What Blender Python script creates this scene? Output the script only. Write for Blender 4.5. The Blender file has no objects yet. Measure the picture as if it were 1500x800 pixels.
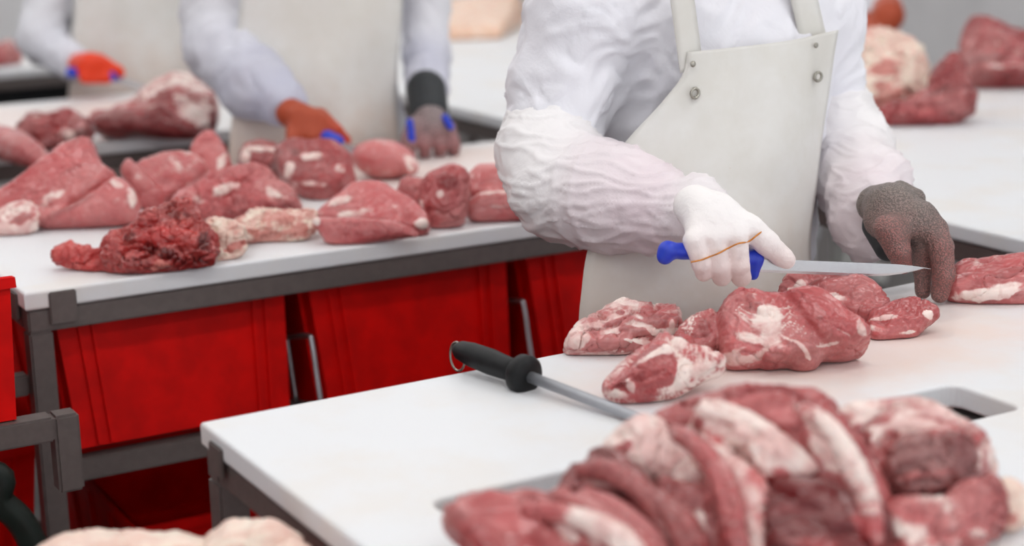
import bpy, bmesh, math, random
import numpy as np
from mathutils import Vector, Matrix

# ------------------------------------------------------------------ camera
SC = bpy.context.scene
COL = SC.collection
TOP = 0.90                                   # height of every cutting table
H = 1.53                                     # camera height
F = 2524.555                                 # focal length in px of the 1500 px frame
RM = np.array([[0.86639198, 0.13519523, -0.48071529],
               [-0.49887033, 0.19151264, -0.84525221],
               [-0.02221102, 0.97213433, 0.2333699]])
cam_d = bpy.data.cameras.new('camera')
cam = bpy.data.objects.new('camera', cam_d)
COL.objects.link(cam)
cam_d.sensor_width = 36.0
cam_d.lens = 36.0 * F / 1500.0
m = Matrix([list(r) for r in RM]).to_4x4()
m.translation = (0, 0, H)
cam.matrix_world = m
cam_d.clip_start = 0.05
cam_d.dof.use_dof = True
cam_d.dof.focus_distance = 2.34
cam_d.dof.aperture_fstop = 2.4
SC.camera = cam

# ------------------------------------------------------------------ light
SC.view_settings.view_transform = 'Standard'
SC.view_settings.look = 'None'
SC.view_settings.gamma = 1.0
SC.view_settings.use_curve_mapping = False
SC.view_settings.exposure = 0.0
SC.cycles.use_denoising = True
world = bpy.data.worlds.new('world')
SC.world = world
world.use_nodes = True
bg = world.node_tree.nodes['Background']
bg.inputs[0].default_value = (0.93, 0.96, 1.0, 1)
bg.inputs[1].default_value = 1.3
LAMP_W = 6.1

# ------------------------------------------------------------------ helpers
def srgb(r, g, b):
    def f(c):
        c /= 255.0
        return c / 12.92 if c <= 0.04045 else ((c + 0.055) / 1.055) ** 2.4
    return (f(r), f(g), f(b), 1.0)

def ray(x, y):
    return RM @ np.array([(x - 750) / F, -(y - 400) / F, -1.0])

def pz(x, y, z):                              # a sight line met with a level
    r = ray(x, y); t = (z - H) / r[2]
    return np.array([0, 0, H]) + r * t

def pY(x, y, Y):                              # a sight line met with a plane along the tables
    r = ray(x, y); t = Y / r[1]
    return np.array([0, 0, H]) + r * t

def mpp(p):                                   # metres per pixel at a point
    return float(-(RM.T @ (np.asarray(p) - np.array([0, 0, H])))[2]) / F

RIGHT = np.array([0.8666, -0.4990, 0.0]); FWD = np.array([0.4990, 0.8666, 0.0]); UP = np.array([0, 0, 1.0])

def tag(o, label=None, cat=None, group=None, kind=None):
    if label: o['label'] = label
    if cat: o['category'] = cat
    if group: o['group'] = group
    if kind: o['kind'] = kind
    return o

def empty(name, loc, label=None, cat=None, group=None, rz=0.0):
    o = bpy.data.objects.new(name, None)
    o.empty_display_size = 0.05
    COL.objects.link(o)
    o.location = loc
    o.rotation_euler = (0, 0, rz)
    return tag(o, label, cat, group)

def link(name, me, mat, parent=None, loc=None):
    o = bpy.data.objects.new(name, me)
    COL.objects.link(o)
    if mat: me.materials.append(mat)
    if loc is not None: o.location = loc
    if parent: o.parent = parent
    return o

def world_child(o, parent):                   # mesh in world coordinates under a placed parent
    o.parent = parent
    if parent.type == 'EMPTY' or True:
        l = Matrix.Translation(parent.location) @ parent.rotation_euler.to_matrix().to_4x4()
        o.matrix_parent_inverse = l.inverted()
    return o

def bm_obj(name, bm, mat, parent=None, smooth=False, loc=None):
    bmesh.ops.recalc_face_normals(bm, faces=bm.faces[:])
    me = bpy.data.meshes.new(name)
    bm.to_mesh(me); bm.free()
    if smooth:
        me.polygons.foreach_set('use_smooth', [True] * len(me.polygons))
    return link(name, me, mat, parent, loc)

def bm_box(bm, x0, x1, y0, y1, z0, z1, bev=0.0, seg=2):
    r = bmesh.ops.create_cube(bm, size=1.0)
    vs = r['verts']
    for v in vs:
        v.co = ((x0 + x1) / 2 + v.co.x * (x1 - x0), (y0 + y1) / 2 + v.co.y * (y1 - y0), (z0 + z1) / 2 + v.co.z * (z1 - z0))
    if bev > 0:
        es = list({e for v in vs for e in v.link_edges})
        bmesh.ops.bevel(bm, geom=es, offset=bev, segments=seg, affect='EDGES', clamp_overlap=True)
    return bm

def box(name, x0, x1, y0, y1, z0, z1, mat, parent=None, bev=0.003, seg=2):
    bm = bmesh.new()
    c = ((x0 + x1) / 2, (y0 + y1) / 2, (z0 + z1) / 2)
    bm_box(bm, x0 - c[0], x1 - c[0], y0 - c[1], y1 - c[1], z0 - c[2], z1 - c[2], bev, seg)
    o = bm_obj(name, bm, mat, None, False, c)
    if parent: world_child(o, parent)
    return o

def tube_bm(bm, pts, rad, n=10, close=False):
    pts = [Vector(p) for p in pts]
    rads = rad if isinstance(rad, (list, tuple)) else [rad] * len(pts)
    rings = []
    ref = None
    N = len(pts)
    for i, p in enumerate(pts):
        if close: t = (pts[(i + 1) % N] - pts[i - 1]).normalized()
        else: t = (pts[min(i + 1, N - 1)] - pts[max(i - 1, 0)]).normalized()
        if ref is None:
            ref = Vector((0, 0, 1)) if abs(t.z) < 0.9 else Vector((1, 0, 0))
        u = (ref - t * ref.dot(t)).normalized(); ref = u
        v = t.cross(u)
        rings.append([bm.verts.new(p + (u * math.cos(2 * math.pi * k / n) + v * math.sin(2 * math.pi * k / n)) * rads[i]) for k in range(n)])
    M = N if close else N - 1
    for i in range(M):
        a, b = rings[i], rings[(i + 1) % N]
        for k in range(n):
            bm.faces.new((a[k], a[(k + 1) % n], b[(k + 1) % n], b[k]))
    if not close:
        bm.faces.new(rings[0][::-1]); bm.faces.new(rings[-1])
    return bm

def spline(pts, n=8):                         # Catmull-Rom
    pts = [np.asarray(p, float) for p in pts]
    out = []
    for i in range(len(pts) - 1):
        p0 = pts[max(i - 1, 0)]; p1 = pts[i]; p2 = pts[i + 1]; p3 = pts[min(i + 2, len(pts) - 1)]
        for k in range(n):
            t = k / n
            out.append(0.5 * ((2 * p1) + (-p0 + p2) * t + (2 * p0 - 5 * p1 + 4 * p2 - p3) * t * t + (-p0 + 3 * p1 - 3 * p2 + p3) * t ** 3))
    out.append(pts[-1])
    return out

# ------------------------------------------------------------------ numpy noise
_rs = np.random.RandomState(7)
_PERM = _rs.permutation(256).astype(np.int32); _PERM = np.concatenate([_PERM, _PERM, _PERM])
_G = _rs.normal(size=(256, 3)).astype(np.float32); _G /= np.linalg.norm(_G, axis=1, keepdims=True)

def perlin(p):
    p = np.asarray(p, np.float32)
    i = np.floor(p).astype(np.int32); f = p - i
    i &= 255
    u = f * f * f * (f * (f * 6 - 15) + 10)
    out = np.zeros(len(p), np.float32)
    for dx in (0, 1):
        for dy in (0, 1):
            for dz in (0, 1):
                hsh = _PERM[_PERM[_PERM[i[:, 0] + dx] + i[:, 1] + dy] + i[:, 2] + dz]
                g = _G[hsh]
                d = g[:, 0] * (f[:, 0] - dx) + g[:, 1] * (f[:, 1] - dy) + g[:, 2] * (f[:, 2] - dz)
                w = (u[:, 0] if dx else 1 - u[:, 0]) * (u[:, 1] if dy else 1 - u[:, 1]) * (u[:, 2] if dz else 1 - u[:, 2])
                out += d * w
    return out * 1.5

def fbm(p, oct=3):
    s = np.zeros(len(p), np.float32); a = 1.0
    for _ in range(oct):
        s += a * perlin(p); p = p * 2.03 + 11.7; a *= 0.5
    return s

def ridge(p):
    return 1.0 - np.minimum(np.abs(perlin(p)) * 2.2, 1.0)

# ------------------------------------------------------------------ solid shapes as distance fields
class Cap:
    def __init__(s, a, b, ra, rb=None, k=0.012, **at):
        s.a = np.asarray(a, float); s.b = np.asarray(b, float); s.ra = ra; s.rb = ra if rb is None else rb; s.k = k; s.at = at
        r = max(s.ra, s.rb)
        s.lo = np.minimum(s.a, s.b) - r; s.hi = np.maximum(s.a, s.b) + r
    def d(s, x, y, z):
        ba = s.b - s.a; q = max(float(ba @ ba), 1e-12)
        px, py, pz_ = x - s.a[0], y - s.a[1], z - s.a[2]
        t = np.clip((px * ba[0] + py * ba[1] + pz_ * ba[2]) / q, 0, 1)
        return np.sqrt((px - t * ba[0]) ** 2 + (py - t * ba[1]) ** 2 + (pz_ - t * ba[2]) ** 2) - (s.ra + (s.rb - s.ra) * t)

class Ell:
    def __init__(s, c, r, M=None, k=0.012, **at):
        s.c = np.asarray(c, float); s.r = np.maximum(np.asarray(r, float), 1e-4)
        s.M = np.eye(3) if M is None else np.asarray(M, float)      # columns are the local axes
        s.k = k; s.at = at
        e = np.sqrt(((s.M * s.r) ** 2).sum(1)); s.lo = s.c - e; s.hi = s.c + e
    def d(s, x, y, z):
        px, py, pz_ = x - s.c[0], y - s.c[1], z - s.c[2]
        k0 = 0; k1 = 0
        for i in range(3):
            q = (px * s.M[0, i] + py * s.M[1, i] + pz_ * s.M[2, i]) / s.r[i]
            k0 = k0 + q * q; k1 = k1 + (q / s.r[i]) ** 2
        k0 = np.sqrt(k0); k1 = np.sqrt(k1) + 1e-9
        return k0 * (k0 - 1) / k1

class Hull:
    def __init__(s, pts, rnd=0.006, k=0.012, **at):
        pts = [Vector(p) for p in pts]
        cen = sum(pts, Vector()) / len(pts)
        bm = bmesh.new()
        for p in pts: bm.verts.new(p)
        bmesh.ops.convex_hull(bm, input=bm.verts[:])
        pl = []
        for f in bm.faces:
            n = f.normal.copy()
            if n.length < 0.5: continue
            c0 = f.verts[0].co
            if n.dot(c0 - cen) < 0: n = -n
            pl.append((n.x, n.y, n.z, n.dot(c0)))
        bm.free()
        s.pl = np.unique(np.round(np.array(pl), 4), axis=0); s.rnd = rnd; s.k = k; s.at = at
        a = np.array([list(p) for p in pts]); s.lo = a.min(0) - rnd; s.hi = a.max(0) + rnd
    def d(s, x, y, z):
        o = None; kk = s.rnd
        for n in s.pl:
            v = x * n[0] + y * n[1] + z * n[2] - n[3]
            if o is None: o = v
            else:
                h = np.clip(0.5 - 0.5 * (v - o) / kk, 0, 1)
                o = v * (1 - h) + o * h + kk * h * (1 - h)
        return o

def nets(Fd, org, h):
    s = Fd < 0
    c = [s[i:s.shape[0] - 1 + i, j:s.shape[1] - 1 + j, k:s.shape[2] - 1 + k] for i in (0, 1) for j in (0, 1) for k in (0, 1)]
    anyc = np.logical_or.reduce(c); allc = np.logical_and.reduce(c)
    act = anyc & ~allc
    ai = np.argwhere(act)
    idx = np.full(act.shape, -1, np.int32); idx[act] = np.arange(len(ai))
    offs = np.array([(i, j, k) for i in (0, 1) for j in (0, 1) for k in (0, 1)])
    V = np.stack([Fd[ai[:, 0] + o[0], ai[:, 1] + o[1], ai[:, 2] + o[2]] for o in offs], 1)
    acc = np.zeros((len(ai), 3)); cnt = np.zeros(len(ai))
    for a in range(8):
        for b in range(a + 1, 8):
            if np.abs(offs[a] - offs[b]).sum() != 1: continue
            mk = (V[:, a] < 0) != (V[:, b] < 0)
            t = V[mk, a] / (V[mk, a] - V[mk, b])
            acc[mk] += offs[a] + t[:, None] * (offs[b] - offs[a]); cnt[mk] += 1
    verts = org + h * (ai + acc / cnt[:, None])
    faces = []
    for ax in range(3):
        sl0 = [slice(None)] * 3; sl1 = [slice(None)] * 3
        sl0[ax] = slice(0, -1); sl1[ax] = slice(1, None)
        A = s[tuple(sl0)]; B = s[tuple(sl1)]
        e = np.argwhere(A != B)
        u, v = (ax + 1) % 3, (ax + 2) % 3
        ok = (e[:, u] > 0) & (e[:, v] > 0) & (e[:, u] < s.shape[u] - 1) & (e[:, v] < s.shape[v] - 1)
        e = e[ok]
        ins = A[e[:, 0], e[:, 1], e[:, 2]]
        q = []
        for du, dv in ((-1, -1), (0, -1), (0, 0), (-1, 0)):
            g = e.copy(); g[:, u] += du; g[:, v] += dv
            q.append(idx[g[:, 0], g[:, 1], g[:, 2]])
        q = np.stack(q, 1)
        q[~ins] = q[~ins][:, ::-1]
        faces.append(q)
    return verts, np.concatenate(faces)

def vnormals(v, f):
    n = np.cross(v[f[:, 2]] - v[f[:, 0]], v[f[:, 3]] - v[f[:, 1]])
    out = np.zeros_like(v)
    for k in range(4):
        for a in range(3):
            out[:, a] += np.bincount(f[:, k], n[:, a], len(v))
    return out / (np.linalg.norm(out, axis=1, keepdims=True) + 1e-12)

def relax(v, f, it=1, w=0.5):
    for _ in range(it):
        acc = np.zeros_like(v); cnt = np.zeros(len(v))
        for k in range(4):
            for o in (1, 3):
                j = f[:, (k + o) % 4]
                cnt += np.bincount(f[:, k], minlength=len(v))
                for a in range(3): acc[:, a] += np.bincount(f[:, k], v[j, a], len(v))
        v = v * (1 - w) + w * acc / np.maximum(cnt, 1)[:, None]
    return v

def solid(prims, h, floor=None, cuts=(), smooth=1):
    lo = np.min([p.lo for p in prims], 0) - 4 * h
    hi = np.max([p.hi for p in prims], 0) + 4 * h
    n = np.ceil((hi - lo) / h).astype(int) + 1
    Fd = np.full(n, 0.5, np.float32)
    ax = [(lo[i] + h * np.arange(n[i])).astype(np.float32) for i in range(3)]
    for p in prims:
        mg = p.k + 3 * h
        i0 = np.clip(((p.lo - mg - lo) / h).astype(int), 0, n - 1); i1 = np.clip(((p.hi + mg - lo) / h).astype(int) + 2, 1, n)
        sl = tuple(slice(a, b) for a, b in zip(i0, i1))
        x = ax[0][sl[0]][:, None, None]; y = ax[1][sl[1]][None, :, None]; z = ax[2][sl[2]][None, None, :]
        d = p.d(x, y, z).astype(np.float32)
        o = Fd[sl]; k = max(p.k, 1e-5)
        hh = np.clip(0.5 + 0.5 * (d - o) / k, 0, 1)
        Fd[sl] = d * (1 - hh) + o * hh - k * hh * (1 - hh)
    X = ax[0][:, None, None]; Y = ax[1][None, :, None]; Z = ax[2][None, None, :]
    for c, nn in cuts:
        nn = np.asarray(nn, float); nn = nn / np.linalg.norm(nn)
        d = (X - c[0]) * nn[0] + (Y - c[1]) * nn[1] + (Z - c[2]) * nn[2]
        kk = 0.005
        hh = np.clip(0.5 - 0.5 * (d - Fd) / kk, 0, 1)
        Fd = (d * (1 - hh) + Fd * hh + kk * hh * (1 - hh)).astype(np.float32)
    if floor is not None:
        Fd = np.maximum(Fd, (floor - Z).astype(np.float32))
    v, f = nets(Fd, lo, h)
    if smooth: v = relax(v, f, smooth)
    if floor is not None: v[:, 2] = np.maximum(v[:, 2], floor)
    return v, f

def np_mesh(name, v, f, attrs=None):
    me = bpy.data.meshes.new(name)
    me.vertices.add(len(v)); me.vertices.foreach_set('co', np.asarray(v, np.float32).ravel())
    me.loops.add(len(f) * 4); me.loops.foreach_set('vertex_index', f.astype(np.int32).ravel())
    me.polygons.add(len(f))
    me.polygons.foreach_set('loop_start', np.arange(0, len(f) * 4, 4, dtype=np.int32))
    me.polygons.foreach_set('use_smooth', np.ones(len(f), bool))
    me.update(calc_edges=True)
    for k, a in (attrs or {}).items():
        at = me.attributes.new(k, 'FLOAT', 'POINT')
        at.data.foreach_set('value', np.asarray(a, np.float32))
    return me

def blend(prims, v, key, tau=0.006, default=0.0):
    num = np.zeros(len(v)); den = np.zeros(len(v)) + 1e-9
    for p in prims:
        d = np.asarray(p.d(v[:, 0], v[:, 1], v[:, 2]))
        w = np.exp(np.clip(-d / tau, -30, 8))
        num += w * p.at.get(key, default); den += w
    return num / den

# ------------------------------------------------------------------ materials
def new_mat(name):
    mt = bpy.data.materials.new(name); mt.use_nodes = True
    nt = mt.node_tree
    b = nt.nodes['Principled BSDF']
    return mt, nt, b

class NB:
    def __init__(s, nt): s.nt = nt
    def n(s, t, **kw):
        nd = s.nt.nodes.new(t)
        for k, v in kw.items(): setattr(nd, k, v)
        return nd
    def l(s, a, b): s.nt.links.new(a, b)
    def math(s, op, a, b=None, c=None, clamp=False):
        nd = s.n('ShaderNodeMath', operation=op, use_clamp=clamp)
        for i, q in enumerate((a, b, c)):
            if q is None: continue
            if isinstance(q, (int, float)): nd.inputs[i].default_value = q
            else: s.l(q, nd.inputs[i])
        return nd.outputs[0]
    def mix(s, f, a, b):
        nd = s.n('ShaderNodeMix', data_type='RGBA')
        for i, q in ((0, f), (6, a), (7, b)):
            if isinstance(q, (int, float, tuple)): nd.inputs[i].default_value = q
            else: s.l(q, nd.inputs[i])
        return nd.outputs[2]
    def noise(s, vec, scale, detail=4, rough=0.55, dist=0.0):
        nd = s.n('ShaderNodeTexNoise'); nd.inputs['Scale'].default_value = scale
        nd.inputs['Detail'].default_value = detail; nd.inputs['Roughness'].default_value = rough
        nd.inputs['Distortion'].default_value = dist
        s.l(vec, nd.inputs['Vector']); return nd.outputs[0]
    def step(s, v, a, b):
        nd = s.n('ShaderNodeMapRange', interpolation_type='SMOOTHSTEP')
        nd.inputs[1].default_value = a; nd.inputs[2].default_value = b
        s.l(v, nd.inputs[0]); return nd.outputs[0]
    def coord(s, scale=(1, 1, 1), which='Object'):
        tc = s.n('ShaderNodeTexCoord'); mp = s.n('ShaderNodeMapping')
        mp.inputs['Scale'].default_value = scale
        s.l(tc.outputs[which], mp.inputs[0]); return mp.outputs[0]
    def attr(s, name):
        nd = s.n('ShaderNodeAttribute', attribute_name=name); return nd.outputs['Fac']
    def bump(s, height, strength, dist, b):
        nd = s.n('ShaderNodeBump'); nd.inputs['Strength'].default_value = strength; nd.inputs['Distance'].default_value = dist
        s.l(height, nd.inputs['Height']); s.l(nd.outputs[0], b.inputs['Normal'])

def plain(name, col, rough=0.5, metal=0.0, nscale=30, namp=0.06, bump=0.0, spec=0.5, stretch=(1, 1, 1)):
    mt, nt, b = new_mat(name); q = NB(nt)
    v = q.coord(stretch)
    n = q.noise(v, nscale, 5)
    a = tuple(max(0, c * (1 - namp * 2)) for c in col[:3]) + (1,); c2 = tuple(min(1, c * (1 + namp)) for c in col[:3]) + (1,)
    q.l(q.mix(q.step(n, 0.3, 0.7), a, c2), b.inputs['Base Color'])
    b.inputs['Roughness'].default_value = rough; b.inputs['Metallic'].default_value = metal
    b.inputs['Specular IOR Level'].default_value = spec
    if bump: q.bump(n, bump, 0.002, b)
    return mt

def meat_mat(name, lean, dark, fat, vein=0.14, rough=0.28, film_amt=0.3):
    mt, nt, b = new_mat(name); q = NB(nt)
    v0 = q.coord()
    oi = q.n('ShaderNodeObjectInfo'); va = q.n('ShaderNodeVectorMath', operation='ADD')
    q.l(v0, va.inputs[0]); q.l(oi.outputs['Location'], va.inputs[1]); v = va.outputs[0]
    n1 = q.noise(v, 26, 6, 0.6, 0.6)
    n2 = q.noise(v, 110, 4, 0.6)
    n3 = q.noise(v, 9, 3, 0.5)
    fa = q.attr('fat'); dk = q.attr('dk')
    fm = q.math('ADD', fa, q.math('MULTIPLY', q.math('SUBTRACT', n1, 0.5), 1.0))
    fm = q.math('ADD', fm, q.math('MULTIPLY', q.math('SUBTRACT', n2, 0.5), 0.25))
    fmask = q.step(fm, 0.42, 0.74)
    # grain of the muscle
    vs = q.coord((16, 130, 130))
    gr = q.math('ADD', q.math('MULTIPLY', q.attr('grain'), 0.7), q.math('MULTIPLY', q.noise(vs, 1.0, 4, 0.6, 0.3), 0.3))
    dm = q.math('ADD', dk, q.math('MULTIPLY', q.math('SUBTRACT', n3, 0.5), 0.8))
    dm = q.math('ADD', dm, q.math('MULTIPLY', q.math('SUBTRACT', gr, 0.5), 0.7), clamp=True)
    base = q.mix(dm, lean, dark)
    film = q.noise(v, 7, 4, 0.55, 0.5)
    base = q.mix(q.math('MULTIPLY', q.step(film, 0.36, 0.76), film_amt), base, tuple(0.45 * a + 0.55 * c for a, c in zip(lean, fat)))
    # thin pale seams
    vn = q.noise(v, 14, 5, 0.65, 1.2)
    ve = q.math('ABSOLUTE', q.math('SUBTRACT', vn, 0.5))
    seam = q.math('MULTIPLY', q.math('SUBTRACT', 1.0, q.step(ve, 0.0, 0.035)), vein)
    base = q.mix(seam, base, tuple(0.5 * a + 0.5 * c for a, c in zip(lean, fat)))
    pinkfat = tuple(0.62 * c + 0.38 * a for a, c in zip(lean, fat))
    fcol = q.mix(q.step(n1, 0.42, 0.62), pinkfat, fat)
    q.l(q.mix(fmask, base, fcol), b.inputs['Base Color'])
    q.l(q.math('ADD', rough, q.math('MULTIPLY', fmask, 0.12)), b.inputs['Roughness'])
    b.inputs['Specular IOR Level'].default_value = 0.42
    b.inputs['Coat Weight'].default_value = 0.35; b.inputs['Coat Roughness'].default_value = 0.22
    b.inputs['Subsurface Weight'].default_value = 0.12
    b.inputs['Subsurface Radius'].default_value = (0.012, 0.004, 0.003)
    b.inputs['Subsurface Scale'].default_value = 0.5
    hgt = q.math('ADD', q.math('MULTIPLY', n2, 0.5), q.math('ADD', q.math('MULTIPLY', gr, 0.35), q.math('MULTIPLY', fmask, 0.35)))
    q.bump(hgt, 0.32, 0.0022, b)
    return mt

FAT = srgb(242, 222, 214)
M = {}
M['pork'] = meat_mat('pork_meat', srgb(198, 96, 97), srgb(134, 26, 30), FAT)
M['red'] = meat_mat('dark_red_meat', srgb(186, 74, 76), srgb(104, 14, 18), FAT)
M['blood'] = meat_mat('bloody_meat', srgb(192, 56, 54), srgb(92, 16, 18), srgb(228, 150, 138), 0.3, 0.3)
M['palefat'] = meat_mat('pale_fat', srgb(214, 140, 130), srgb(180, 84, 74), srgb(240, 222, 205))
M['peach'] = meat_mat('peach_pork_skin', srgb(230, 186, 158), srgb(206, 138, 104), srgb(242, 218, 200))
M['board'] = None

def board_mat():
    mt, nt, b = new_mat('white_cutting_plastic'); q = NB(nt)
    v = q.coord()
    n = q.noise(v, 5, 5, 0.6); n2 = q.noise(v, 34, 5, 0.7, 0.8); n3 = q.noise(v, 3.1, 2)
    c = q.mix(q.step(n, 0.42, 0.7), srgb(227, 229, 232), srgb(226, 223, 220))
    # thin pink smears where meat has lain
    sm = q.math('MULTIPLY', q.step(n2, 0.66, 0.74), q.step(n3, 0.5, 0.68))
    c = q.mix(q.math('MULTIPLY', sm, 0.5), c, srgb(226, 150, 138))
    st = q.attr('stain')
    c = q.mix(q.math('MULTIPLY', st, q.math('ADD', 0.25, q.math('MULTIPLY', n, 0.6))), c, srgb(234, 206, 194))
    q.l(c, b.inputs['Base Color'])
    b.inputs['Roughness'].default_value = 0.42
    b.inputs['Specular IOR Level'].default_value = 0.35
    vs = q.coord((90, 6, 20))
    q.bump(q.noise(vs, 3.0, 4, 0.7), 0.10, 0.001, b)
    return mt
M['board'] = board_mat()
M['steel'] = plain('grey_painted_steel', srgb(104, 95, 92), 0.42, 0.25, 60, 0.05, 0.1)
M['rod'] = plain('bright_steel_rod', srgb(176, 176, 180), 0.3, 0.9, 80, 0.05)
M['blade'] = plain('knife_steel', srgb(200, 202, 206), 0.24, 0.85, 60, 0.03, 0.0, 0.5, (1, 20, 20))
M['sharp'] = plain('sharpening_steel_rod', srgb(178, 180, 186), 0.4, 0.7, 40, 0.05, 0.3, 0.5, (2, 60, 60))
M['crate'] = plain('red_crate_plastic', srgb(206, 3, 0), 0.5, 0.0, 14, 0.10, 0.08, 0.12)
M['blue'] = plain('blue_handle_plastic', srgb(34, 62, 196), 0.38, 0.0, 60, 0.06)
M['black'] = plain('black_handle_plastic', srgb(17, 18, 20), 0.5, 0.0, 80, 0.2, 0.0, 0.3)
M['skin'] = plain('skin', srgb(206, 156, 130), 0.5)
M['trouser'] = plain('white_trousers', srgb(205, 206, 212), 0.8)
M['boot'] = plain('white_rubber_boots', srgb(214, 214, 210), 0.5)
M['hose'] = plain('dark_green_hose', srgb(26, 38, 32), 0.5)
M['wall'] = plain('pale_wall_panels', srgb(226, 225, 227), 0.6, 0, 3, 0.02)
M['wallgrey'] = plain('grey_wall_panels', srgb(216, 215, 217), 0.6, 0, 1.4, 0.06)
M['floor'] = plain('grey_epoxy_floor', srgb(78, 72, 70), 0.4, 0, 20, 0.1)
M['ceil'] = plain('white_ceiling', srgb(232, 232, 232), 0.8, 0, 3, 0.01)
M['eyelet'] = plain('nickel_eyelet', srgb(170, 166, 156), 0.28, 0.9, 90, 0.06)
M['band'] = plain('orange_thread', srgb(206, 130, 40), 0.6, 0, 200, 0.1)
M['eye'] = plain('eye', srgb(60, 45, 40), 0.2)

def cloth_mat(name, c1, c2, rough, bscale, bst, trans=0.0):
    mt, nt, b = new_mat(name); q = NB(nt)
    v = q.coord()
    t = q.attr('tint')
    n = q.noise(v, 12, 5, 0.6)
    tm = q.math('MULTIPLY', t, q.math('ADD', 0.55, q.math('MULTIPLY', n, 0.9)), clamp=True)
    q.l(q.mix(tm, c1, c2), b.inputs['Base Color'])
    b.inputs['Roughness'].default_value = rough
    b.inputs['Specular IOR Level'].default_value = 0.3
    h1 = q.noise(v, bscale, 5, 0.62, 1.0); h2 = q.noise(v, bscale * 3.2, 3, 0.6, 0.5)
    rd = q.math('ABSOLUTE', q.math('SUBTRACT', h1, 0.5))
    hh = q.math('ADD', q.math('MULTIPLY', rd, 1.6), q.math('MULTIPLY', h2, 0.35))
    q.bump(hh, bst, 0.006, b)
    return mt
M['coat'] = cloth_mat('white_cotton_coat', srgb(235, 234, 240), srgb(206, 204, 214), 0.75, 16, 0.28)
M['plastic'] = cloth_mat('white_plastic_sleeve', srgb(241, 239, 239), srgb(224, 200, 210), 0.36, 15, 0.26)
M['glove'] = cloth_mat('white_cotton_glove', srgb(246, 243, 242), srgb(232, 190, 180), 0.7, 46, 0.25)
M['coat2'] = cloth_mat('pale_grey_coat', srgb(222, 222, 228), srgb(170, 172, 196), 0.75, 14, 0.3)

def apron_mat():
    mt, nt, b = new_mat('off_white_rubber_apron'); q = NB(nt)
    v = q.coord()
    n = q.noise(v, 4, 5, 0.65); n2 = q.noise(v, 170, 3, 0.7); n3 = q.noise(v, 60, 4, 0.8)
    st = q.attr('tint')
    c = q.mix(q.step(n, 0.35, 0.7), srgb(227, 226, 223), srgb(216, 213, 206))
    sp = q.math('MULTIPLY', q.step(n3, 0.68, 0.75), 0.5)
    c = q.mix(sp, c, srgb(204, 176, 160))
    c = q.mix(q.math('MULTIPLY', st, q.step(n, 0.3, 0.62)), c, srgb(216, 176, 156))
    q.l(c, b.inputs['Base Color'])
    b.inputs['Roughness'].default_value = 0.5
    b.inputs['Specular IOR Level'].default_value = 0.35
    q.bump(n2, 0.12, 0.001, b)
    return mt
M['apron'] = apron_mat()

def glove_mat(name, c1, c2, scale, rough=0.6, metal=0.0):
    mt, nt, b = new_mat(name); q = NB(nt)
    v = q.coord()
    vo = q.n('ShaderNodeTexVoronoi'); vo.inputs['Scale'].default_value = scale; q.l(v, vo.inputs['Vector'])
    n = q.noise(v, 30, 4)
    t = q.attr('tint')
    c = q.mix(q.math('MULTIPLY', t, q.math('ADD', 0.35, q.math('MULTIPLY', n, 0.9)), clamp=True), c1, c2)
    link_ = q.step(vo.outputs['Distance'], 0.25, 0.62)
    dark = tuple(x * 0.32 for x in c1[:3]) + (1,)
    q.l(q.mix(q.math('MULTIPLY', link_, 0.7), c, dark), b.inputs['Base Color'])
    b.inputs['Roughness'].default_value = rough; b.inputs['Metallic'].default_value = metal
    q.bump(q.math('SUBTRACT', 1.0, vo.outputs['Distance']), 0.7, 0.002, b)
    return mt
M['mail'] = glove_mat('steel_mesh_glove', srgb(146, 138, 132), srgb(200, 78, 76), 420, 0.42, 0.3)
M['orange'] = cloth_mat('orange_rubber_glove', srgb(230, 62, 22), srgb(190, 44, 24), 0.4, 30, 0.2)
M['brownglove'] = cloth_mat('red_brown_rubber_glove', srgb(172, 74, 46), srgb(214, 66, 46), 0.4, 30, 0.25)
M['greyglove'] = glove_mat('grey_mesh_glove', srgb(150, 143, 143), srgb(206, 92, 92), 250, 0.5)
M['cuff'] = plain('black_glove_cuff', srgb(34, 38, 42), 0.6)
M['lampface'] = None
mt, nt, b = new_mat('lamp_diffuser')
b.inputs['Base Color'].default_value = (1, 1, 1, 1); b.inputs['Emission Color'].default_value = (1, 0.98, 0.95, 1); b.inputs['Emission Strength'].default_value = 4.0
M['lampface'] = mt

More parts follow.
